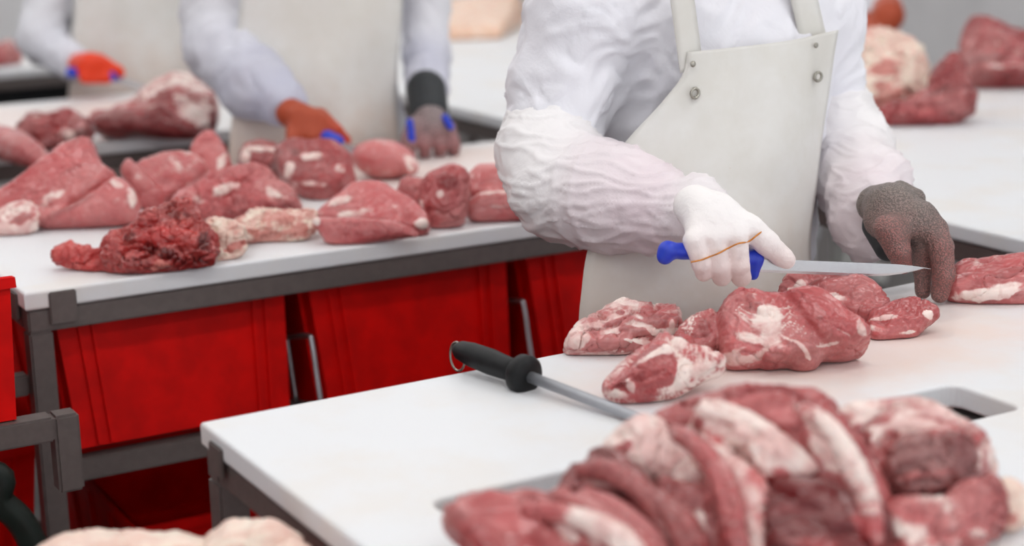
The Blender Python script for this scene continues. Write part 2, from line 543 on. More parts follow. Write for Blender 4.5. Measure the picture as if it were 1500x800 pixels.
# ------------------------------------------------------------------ the room
def slab(name, x0, x1, y0, y1, z0, z1, mat):
    o = box(name, x0, x1, y0, y1, z0, z1, mat, None, 0.0)
    return tag(o, kind='structure')
slab('floor', -3.0, 8.2, -2.5, 9.2, -0.1, 0.0, M['floor'])
slab('wall_back', -3.0, 8.2, 9.0, 9.2, 0.0, 3.1, M['wall'])
slab('wall_right', 6.0, 6.2, -2.5, 9.0, 0.0, 3.1, M['wallgrey'])
slab('wall_left', -3.2, -3.0, -2.5, 9.2, 0.0, 3.1, M['wall'])
slab('ceiling', -3.2, 8.2, -2.5, 9.2, 3.1, 3.2, M['ceil'])
rows = ['over the near cutting table', 'over the aisle behind the near table', 'over the middle cutting table', 'over the far cutting table', 'over the furthest table', 'added to brighten the back wall']
cols = ['leftmost', 'second from the left', 'third from the left', 'rightmost']
for j, y in enumerate((-0.4, 1.2, 3.0, 4.9, 6.6, 8.3)):  # the last row is added to brighten the back wall
    for i, x in enumerate((-1.2, 0.6, 2.4, 4.4)):
        t = empty('ceiling_lamp', (x, y, 3.02), 'long ceiling lamp %s, %s' % (rows[j], cols[i]), 'ceiling lamp', 'ceiling lamps')
        bm = bmesh.new(); bm_box(bm, -0.65, 0.65, -0.13, 0.13, 0.02, 0.08, 0.006); bm_obj('housing', bm, M['ceil'], t)
        bm = bmesh.new(); bm_box(bm, -0.62, 0.62, -0.11, 0.11, 0.0, 0.021, 0.004); bm_obj('diffuser', bm, M['lampface'], t)
        ld = bpy.data.lights.new('lamp_light', 'AREA'); ld.shape = 'RECTANGLE'; ld.size = 1.2; ld.size_y = 0.2
        ld.energy = LAMP_W; ld.color = (1.0, 0.995, 0.985)
        lo = bpy.data.objects.new('lamp_light', ld); COL.objects.link(lo); lo.parent = t; lo.location = (0, 0, -0.012)

# ------------------------------------------------------------------ tables
TH = 0.030                                   # board thickness
TU = 0.037                                   # steel tube width

def stain_board_mat(cx, cy, rx, ry):
    mt = M['board'].copy(); nt = mt.node_tree; q = NB(nt)
    for nd in list(nt.nodes):
        if nd.bl_idname == 'ShaderNodeAttribute':
            to = [l.to_socket for l in nd.outputs['Fac'].links]
            v = q.coord()
            mp = q.n('ShaderNodeMapping'); mp.inputs['Location'].default_value = (-cx / rx, -cy / ry, 0); mp.inputs['Scale'].default_value = (1 / rx, 1 / ry, 0)
            q.l(v, mp.inputs[0])
            ln = q.n('ShaderNodeVectorMath', operation='LENGTH'); q.l(mp.outputs[0], ln.inputs[0])
            nz = q.noise(v, 7, 4, 0.6)
            r = q.math('ADD', ln.outputs['Value'], q.math('MULTIPLY', q.math('SUBTRACT', nz, 0.5), 0.9))
            s = q.math('SUBTRACT', 1.0, q.step(r, 0.45, 1.1))
            for t in to: q.l(s, t)
            nt.nodes.remove(nd)
    return mt

def board(name, outline, hole, mat, label, bev=0.005):
    cu = bpy.data.curves.new(name, 'CURVE'); cu.dimensions = '2D'; cu.fill_mode = 'BOTH'
    cu.extrude = TH / 2 - bev; cu.bevel_depth = bev; cu.bevel_resolution = 2; cu.offset = -bev
    for k, pl in enumerate([outline] + ([hole] if hole else [])):
        sp = cu.splines.new('POLY'); sp.points.add(len(pl) - 1); sp.use_cyclic_u = True
        for p, c in zip(sp.points, pl): p.co = (c[0], c[1], 0, 1)
    o = bpy.data.objects.new(name + '_c', cu); COL.objects.link(o)
    bpy.context.view_layer.update()
    me = bpy.data.meshes.new_from_object(o.evaluated_get(bpy.context.evaluated_depsgraph_get()))
    bpy.data.objects.remove(o)
    for p in me.polygons: p.use_smooth = False
    me.materials.clear()
    o = link(name, me, mat); o.location = (0, 0, TOP - TH / 2)
    tag(o, label, 'cutting board')
    return o

def arc_rect(x0, x1, y0, y1, r, n=5):
    pts = []
    for cx, cy, a0 in ((x1 - r, y1 - r, 0), (x0 + r, y1 - r, 90), (x0 + r, y0 + r, 180), (x1 - r, y0 + r, 270)):
        for k in range(n + 1):
            a = math.radians(a0 + 90 * k / n); pts.append((cx + r * math.cos(a), cy + r * math.sin(a)))
    return pts

def frame(label, x0, x1, y0, y1, legs, shelf_z=(), inset=0.004, drop=0.0):
    t = empty('cutting_table', ((x0 + x1) / 2, (y0 + y1) / 2, 0), label, 'table')
    zt = TOP - TH; st = M['steel']
    x0 += inset; x1 -= inset; y0 += inset; y1 -= inset
    for y in (y0, y1 - TU): box('rail', x0, x1, y, y + TU, zt - TU, zt, st, t)
    for x in (x0, x1 - TU): box('rail', x, x + TU, y0 + TU, y1 - TU, zt - TU, zt, st, t)
    for lx in legs:
        for y in (y0, y1 - TU): box('leg', lx, lx + TU, y, y + TU, 0.0, zt - TU, st, t)
    for z in shelf_z:
        sloped = drop and z == shelf_z[0]                          # a shelf that falls towards the back
        for y in (y0, y1 - TU):
            zz = z - drop if sloped and y > y0 else z
            if sloped and y > y0: y = y0 + 0.50
            box('shelf_rail', x0 + TU, x1 - TU, y + 0.002, y + TU - 0.002, zz - TU, zz, st, t)
        if sloped: continue
        for k, x in enumerate(np.arange(x0 + 0.12, x1 - 0.1, 0.21)): box('shelf_slat', x, x + 0.03, y0 + TU, y1 - TU, z - TU, z - 0.003, st, t, 0.002)
    return t

# near table, with a drop slot in its board
AX0, AX1, AY0, AYF = 0.628, 2.085, 1.05, 1.85
frame('grey steel frame of the near cutting table with the slotted board', AX0, AX1, AY0, AYF, (AX0 + 0.004, AX1 - TU - 0.004), (0.25,))
board('cutting_board', [(AX0, AY0), (AX1, AY0), (AX1, 1.905), (1.776, 1.885), (1.30, 1.860), (AX0, AYF - 0.002)],
      arc_rect(0.735, 1.452, 1.362, 1.476, 0.02), stain_board_mat(1.42, 1.68, 0.42, 0.22), 'white plastic cutting board of the near table with a long drop slot')
tA = [o for o in COL.objects if o.name == 'cutting_table'][0]
def clip_tab(t, x0, x1, y0, y1, z0, z1):
    box('board_clip', x0, x1, y0, y1, z0, z1, M['steel'], t, 0.002)
clip_tab(tA, AX0 - 0.004, AX0 + 0.0005, AYF - 0.075, AYF - 0.035, TOP - TH - 0.02, TOP - 0.012)
clip_tab(tA, AX0 - 0.004, AX0 + 0.0005, 1.2, 1.24, TOP - TH - 0.02, TOP - 0.012)

# middle table with red crates under it
BX0, BX1, BY0, BY1 = 0.617, 2.095, 2.60, 3.44
tB = frame('grey steel frame of the middle cutting table with red crates under it', BX0, BX1, BY0, BY1, (BX0 + 0.004, BX1 - TU - 0.004), (0.615, 0.22), drop=0.118)
board('cutting_board', [(BX0, BY0), (BX1, BY0), (BX1, BY1), (BX0, BY1)], None, stain_board_mat(1.6, 3.2, 0.5, 0.3), 'white plastic cutting board of the middle table under many pieces of pork')
clip_tab(tB, BX0 + 0.037, BX0 + 0.080, BY0 - 0.004, BY0 + 0.0005, TOP - TH - 0.026, TOP - 0.004)
clip_tab(tB, BX0 - 0.004, BX0 + 0.0005, BY0 + 0.04, BY0 + 0.08, TOP - TH - 0.022, TOP - 0.008)
def loop(t, p):                               # bent rod between two crates
    bm = bmesh.new()
    a = np.array(p); dz = np.array([0, 0.25, 0.97]); back = np.array([0, 0.97, -0.25])
    w = np.array([0.022, 0, 0])
    tube_bm(bm, spline([a - w * 0 + dz * 0.0, a + dz * 0.05, a + dz * 0.105, a + dz * 0.115 + back * 0.012, a + dz * 0.115 + back * 0.10, a + dz * 0.105 + back * 0.112, a + back * 0.112], 5), 0.0052, 8)
    o = bm_obj('guide_loop', bm, M['rod'], None, True); world_child(o, t)
loop(tB, (1.095, 2.592, 0.64)); loop(tB, (1.512, 2.592, 0.64))
# bracket standing out from the leg
bz = float(pY(110, 606, 2.385)[2]); bx = float(pY(119, 640, 2.385)[0])
box('bracket_bar', bx - 0.52, bx - TU - 0.0002, 2.385, 2.385 + TU, bz - TU, bz, M['steel'], tB)
box('bracket_drop', bx - TU, bx, 2.385, 2.385 + TU, bz - 0.118, bz, M['steel'], tB, 0.004)
box('bracket_arm', bx - 0.115, bx - 0.085, 2.385 + TU, BY0 + 0.03, bz - TU, bz - 0.004, M['steel'], tB)
box('bracket_arm', BX0 - 0.42, BX0 - 0.39, 2.385 + TU, BY0 + 0.03, bz - TU, bz - 0.003, M['steel'], tB)
box('bracket_rail', BX0 - 0.50, BX0 + 0.004, BY0 + 0.03, BY0 + 0.06, bz - TU, bz - 0.003, M['steel'], tB)

# far table and the one behind it
DX0, DX1, DY0, DY1 = -0.3, 1.78, 3.99, 4.84
frame('grey steel frame of the far cutting table behind the middle one', DX0, DX1, DY0, DY1, (DX0 + 0.004, DX1 - TU - 0.004), (0.3,))
board('cutting_board', [(DX0, DY0), (DX1, DY0), (DX1, DY1), (DX0, DY1)], None, stain_board_mat(1.1, 4.5, 0.6, 0.3), 'white plastic cutting board of the far table under dark red meat')
EX0, EX1, EY0, EY1 = -0.3, 1.66, 5.70, 6.4
tE = frame('grey steel frame of the furthest cutting table at upper left', EX0, EX1, EY0, EY1, (EX0 + 0.004, EX1 - TU - 0.004))
box('shade_panel', EX0 + 0.05, EX1 - 0.05, EY0 + 0.05, EY0 + 0.07, 0.58, 0.83, M['black'], tE)  # black sheet added to stand in for the shade under this table
board('cutting_board', [(EX0, EY0), (EX1, EY0), (EX1, EY1), (EX0, EY1)], None, M['board'], 'white plastic cutting board of the furthest table at upper left')
# long side table crossing behind the worker
CX0, CX1, CY0, CY1 = 2.11, 3.58, 1.3, 6.6
frame('grey steel frame of the long side table right of the worker', CX0, CX1, CY0, CY1, (CX0 + 0.004, CX1 - TU - 0.004), (0.25,))
board('cutting_board', [(CX0, CY0), (CX1, CY0), (CX1, CY1), (CX0, CY1)], None, M['board'], 'wide white plastic cutting board of the long side table', 0.006)

# ------------------------------------------------------------------ crates
def crate(loc, label, rz=0.0, tilt=0.0, W=0.398, L=0.60, Hh=0.205, group=None):
    t = empty('meat_crate', loc, label, 'crate', group)
    t.rotation_euler = (tilt, 0, rz)
    mt = M['crate']
    def ring(bm, w, l, z): return [bm.verts.new((sx * w / 2, sy * l / 2, z)) for sx, sy in ((-1, -1), (1, -1), (1, 1), (-1, 1))]
    bm = bmesh.new()
    tw = 0.022; wl = 0.004
    o0 = ring(bm, W - 2 * tw, L - 2 * tw, 0.0); o1 = ring(bm, W - 0.012, L - 0.012, Hh)
    i1 = ring(bm, W - 0.012 - 2 * wl, L - 0.012 - 2 * wl, Hh); i0 = ring(bm, W - 2 * tw - 2 * wl, L - 2 * tw - 2 * wl, 0.006)
    for a, b_ in ((o0, o1), (o1, i1), (i1, i0)):
        for k in range(4): bm.faces.new((a[k], a[(k + 1) % 4], b_[(k + 1) % 4], b_[k]))
    bm.faces.new(o0[::-1]); bm.faces.new(i0)
    bm_obj('shell', bm, mt, t)
    bm = bmesh.new()                                                    # rim flange
    a = ring(bm, W, L, Hh - 0.018); b_ = ring(bm, W, L, Hh); c = ring(bm, W - 0.020, L - 0.020, Hh); d = ring(bm, W - 0.0125, L - 0.0125, Hh - 0.018)
    for p, q in ((a, b_), (b_, c), (d, a)):
        for k in range(4): bm.faces.new((p[k], p[(k + 1) % 4], q[(k + 1) % 4], q[k]))
    bmesh.ops.bevel(bm, geom=[e for e in bm.edges if all(abs(v.co.z - Hh) < 1e-5 for v in e.verts)], offset=0.003, segments=1, affect='EDGES')
    bm_obj('rim', bm, mt, t)
    sl = (tw - 0.006) / Hh
    def rib(cx, cy, along, w, h0, h1, out=0.006):
        bm = bmesh.new()
        pts = []
        for z in (h0, h1):
            for s in (-1, 1):
                for dd in (-0.001, out):
                    pos = []
                    if along == 'x':                                   # rib on an end face (constant y)
                        half = L / 2 - tw + sl * z
                        sg = -1 if cy < 0 else 1
                        pos = (cx * ((W / 2 - tw + sl * z) / (W / 2 - tw)) + s * w / 2, sg * (half + dd), z)
                    else:
                        half = W / 2 - tw + sl * z
                        sg = -1 if cx < 0 else 1
                        pos = (sg * (half + dd), cy * ((L / 2 - tw + sl * z) / (L / 2 - tw)) + s * w / 2, z)
                    pts.append(bm.verts.new(pos))
        bmesh.ops.convex_hull(bm, input=pts)
        bm_obj('rib', bm, mt, t)
    for sgn in (-1, 1):
        for x in (-0.145, -0.125, 0.125, 0.145): rib(x * W / 0.398, sgn * 1.0, 'x', 0.007, 0.002, Hh - 0.018)
        for y in (-0.24, -0.12, 0.0, 0.12, 0.24): rib(sgn * 1.0, y, 'y', 0.008, 0.002, Hh - 0.018)
    return t

tl = -math.radians(13)
def tilted(x, lb):
    t = crate((0, 0, 0), lb, 0.0, tl, W=0.405, Hh=0.242, group='crates on the upper shelf')
    # its front lower edge rests on the shelf rail, leaning back
    R = Matrix.Rotation(tl, 3, 'X')
    f = R @ Vector((0, -0.278, 0)); 
    t.location = Vector((x, 2.616, 0.630)) - f
    return t
tilted(0.868, 'red plastic crate under the middle table, leftmost on the upper shelf')
tilted(1.300, 'red plastic crate under the middle table, second on the upper shelf')
tilted(1.730, 'red plastic crate under the middle table, half hidden by the apron')
crate((1.00, 3.035, 0.222), 'empty open red crate on the lowest shelf of the middle table', 0.0)
crate((1.45, 3.035, 0.222), 'open red crate low under the middle table behind the near table leg', 0.0)
crate((1.47 - 0.13, 1.42, 0.252), 'red crate on the shelf of the near table below the drop slot', math.pi / 2, 0, L=0.72, W=0.5)
cr = crate((0, 0, 0), 'bright red crate on the steel bracket at the left edge', 0.0, tl, Hh=0.205)
cr.location = Vector((float(pY(24, 612, 2.40)[0]) - 0.177, 2.40, bz + 0.002)) - Matrix.Rotation(tl, 3, 'X') @ Vector((0, -0.278, 0))
for k in range(4):
    crate((0.40, 1.44, 0.196 * k), ['bottom red crate of the stack left of the near table', 'second lowest red crate of the stack left of the near table', 'third red crate of the stack left of the near table', 'top red crate of the stack, heaped with pale fat trimmings'][k], 0.0, 0.0, L=0.56, W=0.40, Hh=0.195, group='stacked crates by the near table')
for k in range(3):
    crate((0.452, 3.03, 0.2055 * k), ['lowest red crate of the dark stack left of the middle table', 'middle red crate of the dark stack left of the middle table', 'upper red crate of the dark stack left of the middle table'][k], 0.0, 0.0, L=0.60, W=0.40, group='stacked crates left of the middle table')
bm = bmesh.new()
tube_bm(bm, spline([(-0.3, 2.6, 0.72), (0.1, 2.58, 0.71), pY(-40, 690, 2.55), pY(0, 735, 2.55), pY(50, 800, 2.55), (0.66, 2.55, 0.2), (0.72, 2.54, 0.024), (0.6, 2.2, 0.024), (0.2, 2.1, 0.024)], 8), 0.022, 10)
tag(bm_obj('water_hose', bm, M['hose'], None, True), 'dark green water hose hanging beside the middle table leg', 'hose')

# ------------------------------------------------------------------ meat
def gpt(px, py, hz, base=TOP):
    z = base
    for _ in range(3):
        p = pz(px, py, z); z = base + hz * mpp(p)
    return pz(px, py, z)

def rot_axes(roll, yaw=0.0, pitch=0.0):
    c, s = math.cos(math.radians(roll)), math.sin(math.radians(roll))
    a = RIGHT * c + UP * s; u = -RIGHT * s + UP * c; f = FWD.copy()
    if yaw:
        c, s = math.cos(math.radians(yaw)), math.sin(math.radians(yaw)); a, f = a * c + f * s, -a * s + f * c
    if pitch:
        c, s = math.cos(math.radians(pitch)), math.sin(math.radians(pitch)); f, u = f * c + u * s, -f * s + u * c
    return np.stack([a, f, u], 1)

def E_(px, py, hz, a, b, c, roll=0, fat=0.1, dk=0.3, yaw=0, pitch=0, k=None, base=TOP):
    p = gpt(px, py, hz, base); s = mpp(p)
    return Ell(p, (a * s, b * s, c * s), rot_axes(roll, yaw, pitch), (k if k is not None else 8) * s, fat=fat, dk=dk)

def C_(p0, p1, ra, rb, fat=0.1, dk=0.3, k=None, base=TOP):
    a = gpt(*p0, base); b = gpt(*p1, base); s = mpp(a)
    return Cap(a, b, ra * s, rb * s, (k if k is not None else 8) * s, fat=fat, dk=dk)

def CH_(pts, rad, fat=0.1, dk=0.3, k=10, base=TOP):        # a chain of tapering links along a spline
    P = spline([gpt(*p, base) for p in pts], 3)
    n = len(P); rr = np.interp(np.linspace(0, len(rad) - 1, n), np.arange(len(rad)), rad)
    ft = np.interp(np.linspace(0, 1, n), np.linspace(0, 1, len(fat)), fat) if isinstance(fat, (list, tuple)) else [fat] * n
    dd = np.interp(np.linspace(0, 1, n), np.linspace(0, 1, len(dk)), dk) if isinstance(dk, (list, tuple)) else [dk] * n
    s = mpp(P[0])
    return [Cap(P[i], P[i + 1], rr[i] * s, rr[i + 1] * s, k * s, fat=ft[i], dk=dd[i]) for i in range(n - 1)]

def H_(pts, rnd=8, fat=0.1, dk=0.3, k=6, base=TOP):
    P = [gpt(*p, base) for p in pts]; s = mpp(P[0])
    return Hull(P, rnd * s, k * s, fat=fat, dk=dk)

class Slab:
    """A thick lobe with a given outline, leaning back on the table, rounded at its rim."""
    def __init__(s, poly, gy, T, R=16, lean=45, fat=0.2, dk=0.3, k=4, grain=12, base=TOP, grow=3):
        cx = float(np.mean([q[0] for q in poly]))
        o = pz(cx, gy, base); m_ = mpp(o); s.o = o
        D = math.cos(math.radians(lean)) * FWD + math.sin(math.radians(lean)) * UP
        s.U = RIGHT; s.V = D; s.N = np.cross(RIGHT, D)
        P = []
        for x, y in poly:
            r = ray(x, y); cpos = np.array([0, 0, H]); t = ((o - cpos) @ s.N) / (r @ s.N)
            q = cpos + r * t - o; P.append((q @ s.U, q @ s.V))
        # round the outline
        for _ in range(2):
            Q = []
            for a in range(len(P)):
                a0 = np.array(P[a]); b0 = np.array(P[(a + 1) % len(P)]); Q += [a0 * 0.78 + b0 * 0.22, a0 * 0.22 + b0 * 0.78]
            P = Q
        s.P = np.array(P); s.g = grow * m_; s.T = T * m_; s.R = R * m_; s.k = k * m_; s.at = dict(fat=fat, dk=dk)
        c3 = np.array([o + a * s.U + b * s.V for a, b in s.P])
        s.lo = c3.min(0) - s.T - s.g; s.hi = c3.max(0) + s.T + s.g
        cc = s.P.mean(0); s.inner = [o + a * s.U + b * s.V for a, b in cc + 0.62 * (s.P[::3] - cc)] + [o + cc[0] * s.U + cc[1] * s.V]
        g = math.radians(grain); s.ax = s.U * math.cos(g) + s.V * math.sin(g)
    def d(s, x, y, z):
        x, y, z = np.broadcast_arrays(x - s.o[0], y - s.o[1], z - s.o[2])
        u = x * s.U[0] + y * s.U[1] + z * s.U[2]; v = x * s.V[0] + y * s.V[1] + z * s.V[2]; n = x * s.N[0] + y * s.N[1] + z * s.N[2]
        dd = np.full(u.shape, 1e9); sg = np.zeros(u.shape, bool); P = s.P
        for i in range(len(P)):
            a, b = P[i], P[i - 1]
            ex, ey = b[0] - a[0], b[1] - a[1]; wx, wy = u - a[0], v - a[1]
            t = np.clip((wx * ex + wy * ey) / (ex * ex + ey * ey + 1e-12), 0, 1)
            dd = np.minimum(dd, (wx - ex * t) ** 2 + (wy - ey * t) ** 2)
            sg ^= ((a[1] > v) != (b[1] > v)) & (wx < ex * (v - a[1]) / (b[1] - a[1] + 1e-12))
        dd = np.sqrt(dd) * np.where(sg, -1, 1) - s.g
        q = np.clip(-dd / s.R, 0, 1)
        h = s.T * (0.80 * np.sqrt(1 - (1 - q) ** 2) + 0.20 * np.clip(-dd / (2.5 * s.R), 0, 1))
        an = np.abs(n)
        return np.where(dd < 0, np.maximum((an - h) * 0.75, -0.03), np.sqrt(dd * dd + an * an))

def SL(*a, **k): return Slab(*a, **k)

def axis_of(p):
    if isinstance(p, Cap): a = p.b - p.a
    elif isinstance(p, Ell): a = p.M[:, int(np.argmax(p.r))]
    elif isinstance(p, Slab): a = p.ax
    else: a = RIGHT + 0.25 * UP
    a = a / (np.linalg.norm(a) + 1e-9)
    return a if a @ RIGHT >= 0 else -a

def sstep(x, a, b):
    t = np.clip((x - a) / (b - a), 0, 1); return t * t * (3 - 2 * t)

def meat(name, label, mat, prims, vox=0.003, amp=0.004, seed=0, group=None, cat='meat', floor=TOP, cuts=(), fine=1.0, tau=0.006, parent=None, facets=5, fold=0.006, streak=0.35, scale=1.0, spots=(), groove=0.0, soft=0.08):
    if fold <= 0.006: fold *= 0.6
    sl = [p for p in prims if isinstance(p, Slab)]              # tissue joining neighbouring lobes
    for a_, b_ in zip(sl[:-1], sl[1:]):
        best = min(((np.linalg.norm(i - j), i, j) for i in a_.inner for j in b_.inner), key=lambda q: q[0])
        prims = prims + [Cap(best[1], best[2], 0.55 * a_.T, 0.55 * b_.T, 0.008, fat=0.5 * (a_.at['fat'] + b_.at['fat']), dk=0.5 * (a_.at['dk'] + b_.at['dk']))]
    v, f = solid(prims, vox, floor + 0.0008 if floor is not None else None, cuts)
    rs = np.random.RandomState(seed * 7 + 1)
    lab = np.arange(len(v))                                    # keep the one connected piece
    ea = f[:, [0, 1, 2, 3]].ravel(); eb = f[:, [1, 2, 3, 0]].ravel()
    for _ in range(400):
        mn = np.minimum(lab[ea], lab[eb]); l2 = lab.copy()
        np.minimum.at(l2, ea, mn); np.minimum.at(l2, eb, mn); l2 = l2[l2]; l2 = l2[l2]
        if (l2 == lab).all(): break
        lab = l2
    ids, cts = np.unique(lab, return_counts=True)
    if len(ids) > 1:
        keep = lab == ids[np.argmax(cts)]; idx = np.cumsum(keep) - 1
        f = idx[f[keep[f[:, 0]]]]; v = v[keep]
    fat = blend(prims, v, 'fat', tau); dk = blend(prims, v, 'dk', tau)
    o = seed * 13.7
    # direction of the muscle grain at every point
    A = np.zeros_like(v); den = np.zeros(len(v)) + 1e-9
    for p in prims:
        w = np.exp(np.clip(-np.asarray(p.d(v[:, 0], v[:, 1], v[:, 2])) / 0.015, -30, 6)); A += w[:, None] * axis_of(p); den += w
    A /= np.linalg.norm(A, axis=1, keepdims=True) + 1e-9
    warp = np.stack([fbm(v * 18 + o + 31 * i, 2) for i in range(3)], 1) * 0.012
    q = v + warp
    al = (q * A).sum(1, keepdims=True)
    gq = (q - al * A * 0.86) / scale
    g1 = fbm(gq * 70 + o, 3); g2 = ridge(gq * 42 + o + 7); g3 = fbm(gq * 190 + o, 2)
    # flat pressed and cut faces
    lo, hi = v.min(0), v.max(0)
    for _ in range(facets):
        nn = rs.normal(size=3); nn[2] = abs(nn[2]) * 0.8 + 0.1; nn /= np.linalg.norm(nn)
        t = v @ nn; c0 = t.max() - (t.max() - t.min()) * rs.uniform(0.03, 0.10)
        v = v - nn * (np.maximum(t - c0, 0) * 0.8)[:, None]
    n = vnormals(v, f)
    r1 = ridge(v * 13 / scale + warp * 60 + o + 3); r2 = ridge(v * 27 / scale + warp * 60 + o + 17)
    d = amp * (1.0 * fbm(v * 17 / scale + o, 3) + 0.35 * (g2 - 0.5)) - fold * (sstep(r1, 0.80, 1.0) + 0.45 * sstep(r2, 0.84, 1.0)) - groove * sstep(g2, 0.70, 1.0) + 0.0007 * fine * g1 + 0.0005 * fine * g3
    if floor is not None:
        d = d * np.clip((v[:, 2] - floor) / 0.010, 0.0, 1.0)
    v2 = v + n * d[:, None]
    if floor is not None: v2[:, 2] = np.maximum(v2[:, 2], floor + 0.0008)
    fat = fat + streak * (g1 * 0.55) + 0.16 * fbm(v * 24 + o + 50, 2)
    # patches of fat, blood and bare muscle, and small swellings, each set on the surface
    if spots:
        rel = v2 - np.array([0, 0, H]); cq = rel @ RM
        sx = 750 + F * cq[:, 0] / -cq[:, 2]; sy = 400 - F * cq[:, 1] / -cq[:, 2]; dep = -cq[:, 2]
        n2 = vnormals(v2, f)
        for sp in spots:
            px_, py_, rx, ry, roll, ft, dv = sp[:7]; up_ = sp[7] if len(sp) > 7 else 0.0
            e2 = (sx - px_) ** 2 + (sy - py_) ** 2
            near = e2 < max(e2.min() + 40, 60)
            c3 = v2[near][np.argmin(dep[near])]
            s_ = mpp(c3); Ax = rot_axes(roll, 0, -25)
            loc = (v2 - c3) @ Ax / (np.array([rx, max(rx, ry), ry]) * s_)
            r_ = np.sqrt((loc ** 2).sum(1)) + 0.42 * fbm(v2 * 45 + px_, 3) + 0.28 * g1
            w = 1 - sstep(r_, 0.62 - soft, 1.25 + soft)
            fat = fat * (1 - w) + w * ft; dk = dk * (1 - w) + w * dv
            if up_: v2 = v2 + n2 * (w * up_ * s_)[:, None]
        if floor is not None: v2[:, 2] = np.maximum(v2[:, 2], floor + 0.0008)
    lo, hi = v2.min(0), v2.max(0)
    c = np.array([(lo[0] + hi[0]) / 2, (lo[1] + hi[1]) / 2, lo[2]])
    me = np_mesh(name, v2 - c, f, {'fat': fat, 'dk': dk, 'grain': np.clip(0.5 + 0.5 * g1 + 0.35 * g3, 0, 1)})
    ob = link(name, me, mat); ob.location = c
    if parent is not None: world_child(ob, parent)
    else: tag(ob, label, cat, group)
    return ob

G1 = 'pork cuts on the middle table'
meat('pork_shoulder', 'large pink pork wedge with raised peak, leftmost on the middle table', M['pork'], [
    SL([(-30, 305), (0, 287), (40, 258), (80, 228), (112, 207), (128, 203), (137, 214), (142, 234), (153, 247), (171, 258), (150, 283), (110, 305), (72, 319), (50, 320), (20, 324), (-30, 332)], 334, 26, 14, 45, 0.22, 0.2, grain=35),
    SL([(54, 328), (75, 317), (110, 304), (150, 280), (172, 260), (191, 272), (204, 296), (199, 318), (188, 326), (120, 332), (60, 334)], 335, 30, 12, 62, 0.15, 0.0, grain=20),
    SL([(-25, 330), (0, 312), (25, 298), (50, 300), (57, 320), (48, 337), (20, 344), (-25, 345)], 346, 18, 10, 45, 0.7, 0.2)], 0.0034, 0.003, 1, G1, facets=2, fold=0.004, streak=0.5,
    spots=[(30, 313, 14, 9, 30, -0.3, 0.8), (70, 285, 26, 8, 35, 0.6, 0.1), (100, 296, 46, 7, 30, -0.2, 0.75), (105, 240, 20, 5, 35, -0.1, 0.6), (172, 262, 12, 6, -30, 0.8, 0.1), (198, 286, 7, 14, 10, 0.7, 0.2, 4), (25, 335, 22, 7, 0, 0.9, 0.1), (182, 300, 12, 10, 0, 0.5, 0.1)])
meat('pork_piece', 'pork piece with curled red flap between the large wedge and pale lumps', M['pork'], [
    SL([(177, 247), (188, 232), (205, 245), (224, 268), (242, 293), (234, 306), (207, 307), (199, 285), (183, 265)], 307, 20, 10, 60, 0.0, 0.35, grain=-40),
    SL([(198, 250), (219, 236), (247, 229), (280, 229), (302, 245), (294, 264), (274, 282), (252, 298), (232, 305), (214, 282)], 302, 26, 14, 45, 0.42, 0.2),
    SL([(272, 242), (287, 207), (308, 190), (323, 207), (338, 240), (328, 264), (296, 266), (278, 257)], 285, 20, 10, 60, 0.2, 0.0)], 0.0034, 0.003, 2, G1, facets=2, fold=0.005,
    spots=[(236, 258, 14, 9, -10, -0.3, 0.45), (312, 235, 18, 20, 0, 0.1, 0.0), (262, 290, 12, 5, 35, -0.3, 1.0), (205, 248, 8, 8, 0, 0.6, 0.2), (330, 232, 6, 20, -20, 0.7, 0.2)])
meat('pork_piece', 'lumpy pork piece with red muscle seams in the middle of the table', M['pork'], [
    SL([(248, 303), (274, 285), (298, 267), (325, 254), (360, 245), (386, 260), (394, 290), (386, 317), (330, 325), (290, 319), (255, 310)], 322, 28, 16, 45, 0.38, 0.35),
    SL([(362, 248), (386, 249), (408, 264), (437, 284), (452, 301), (437, 309), (400, 315), (374, 306), (350, 285)], 318, 26, 12, 45, 0.42, 0.35, grain=-30)], 0.0034, 0.006, 3, G1, facets=3, fold=0.008, scale=0.7,
    spots=[(352, 292, 18, 16, 0, -0.3, 0.85), (318, 306, 24, 12, 5, -0.1, 0.35), (430, 300, 18, 6, -12, -0.4, 1.0), (330, 270, 20, 8, 20, 0.8, 0.1, 4), (395, 305, 12, 8, 0, -0.3, 0.8), (400, 275, 16, 7, -30, 0.75, 0.1, 3), (335, 318, 12, 5, 0, -0.4, 1.0)])
meat('pork_piece', 'dark red pork piece with white rind edges before the second worker', M['red'], [
    SL([(344, 212), (367, 207), (393, 212), (412, 219), (422, 245), (407, 260), (367, 248), (344, 238)], 268, 22, 12, 45, 0.2, 0.6),
    SL([(403, 224), (415, 213), (428, 208), (455, 212), (487, 213), (507, 223), (519, 247), (531, 263), (513, 275), (495, 281), (477, 295), (458, 294), (436, 278), (412, 260)], 293, 28, 14, 45, 0.12, 0.45, grain=-25)], 0.0034, 0.005, 4, G1, facets=3, fold=0.006,
    spots=[(353, 224, 9, 15, 0, 0.95, 0.1, 4), (382, 212, 26, 5, -8, 0.9, 0.1, 3), (392, 240, 22, 9, -15, -0.3, 0.95), (424, 240, 8, 13, -10, 0.9, 0.1, 4), (455, 222, 24, 6, -4, 0.85, 0.1, 3), (432, 216, 10, 8, 0, -0.3, 0.8), (448, 264, 34, 5, -8, 0.7, 0.2), (502, 238, 12, 10, -30, 0.6, 0.2), (470, 286, 16, 6, 0, -0.2, 0.5)])
meat('pork_knuckle', 'smooth pale pink egg-shaped pork muscle beside the grey glove', M['pork'], [
    E_(562, 233, 28, 47, 38, 29, -8, 0.40, 0.0), E_(600, 244, 20, 14, 18, 14, -20, 0.55, 0.1)], 0.0034, 0.002, 5, G1, facets=2, fold=0.002)
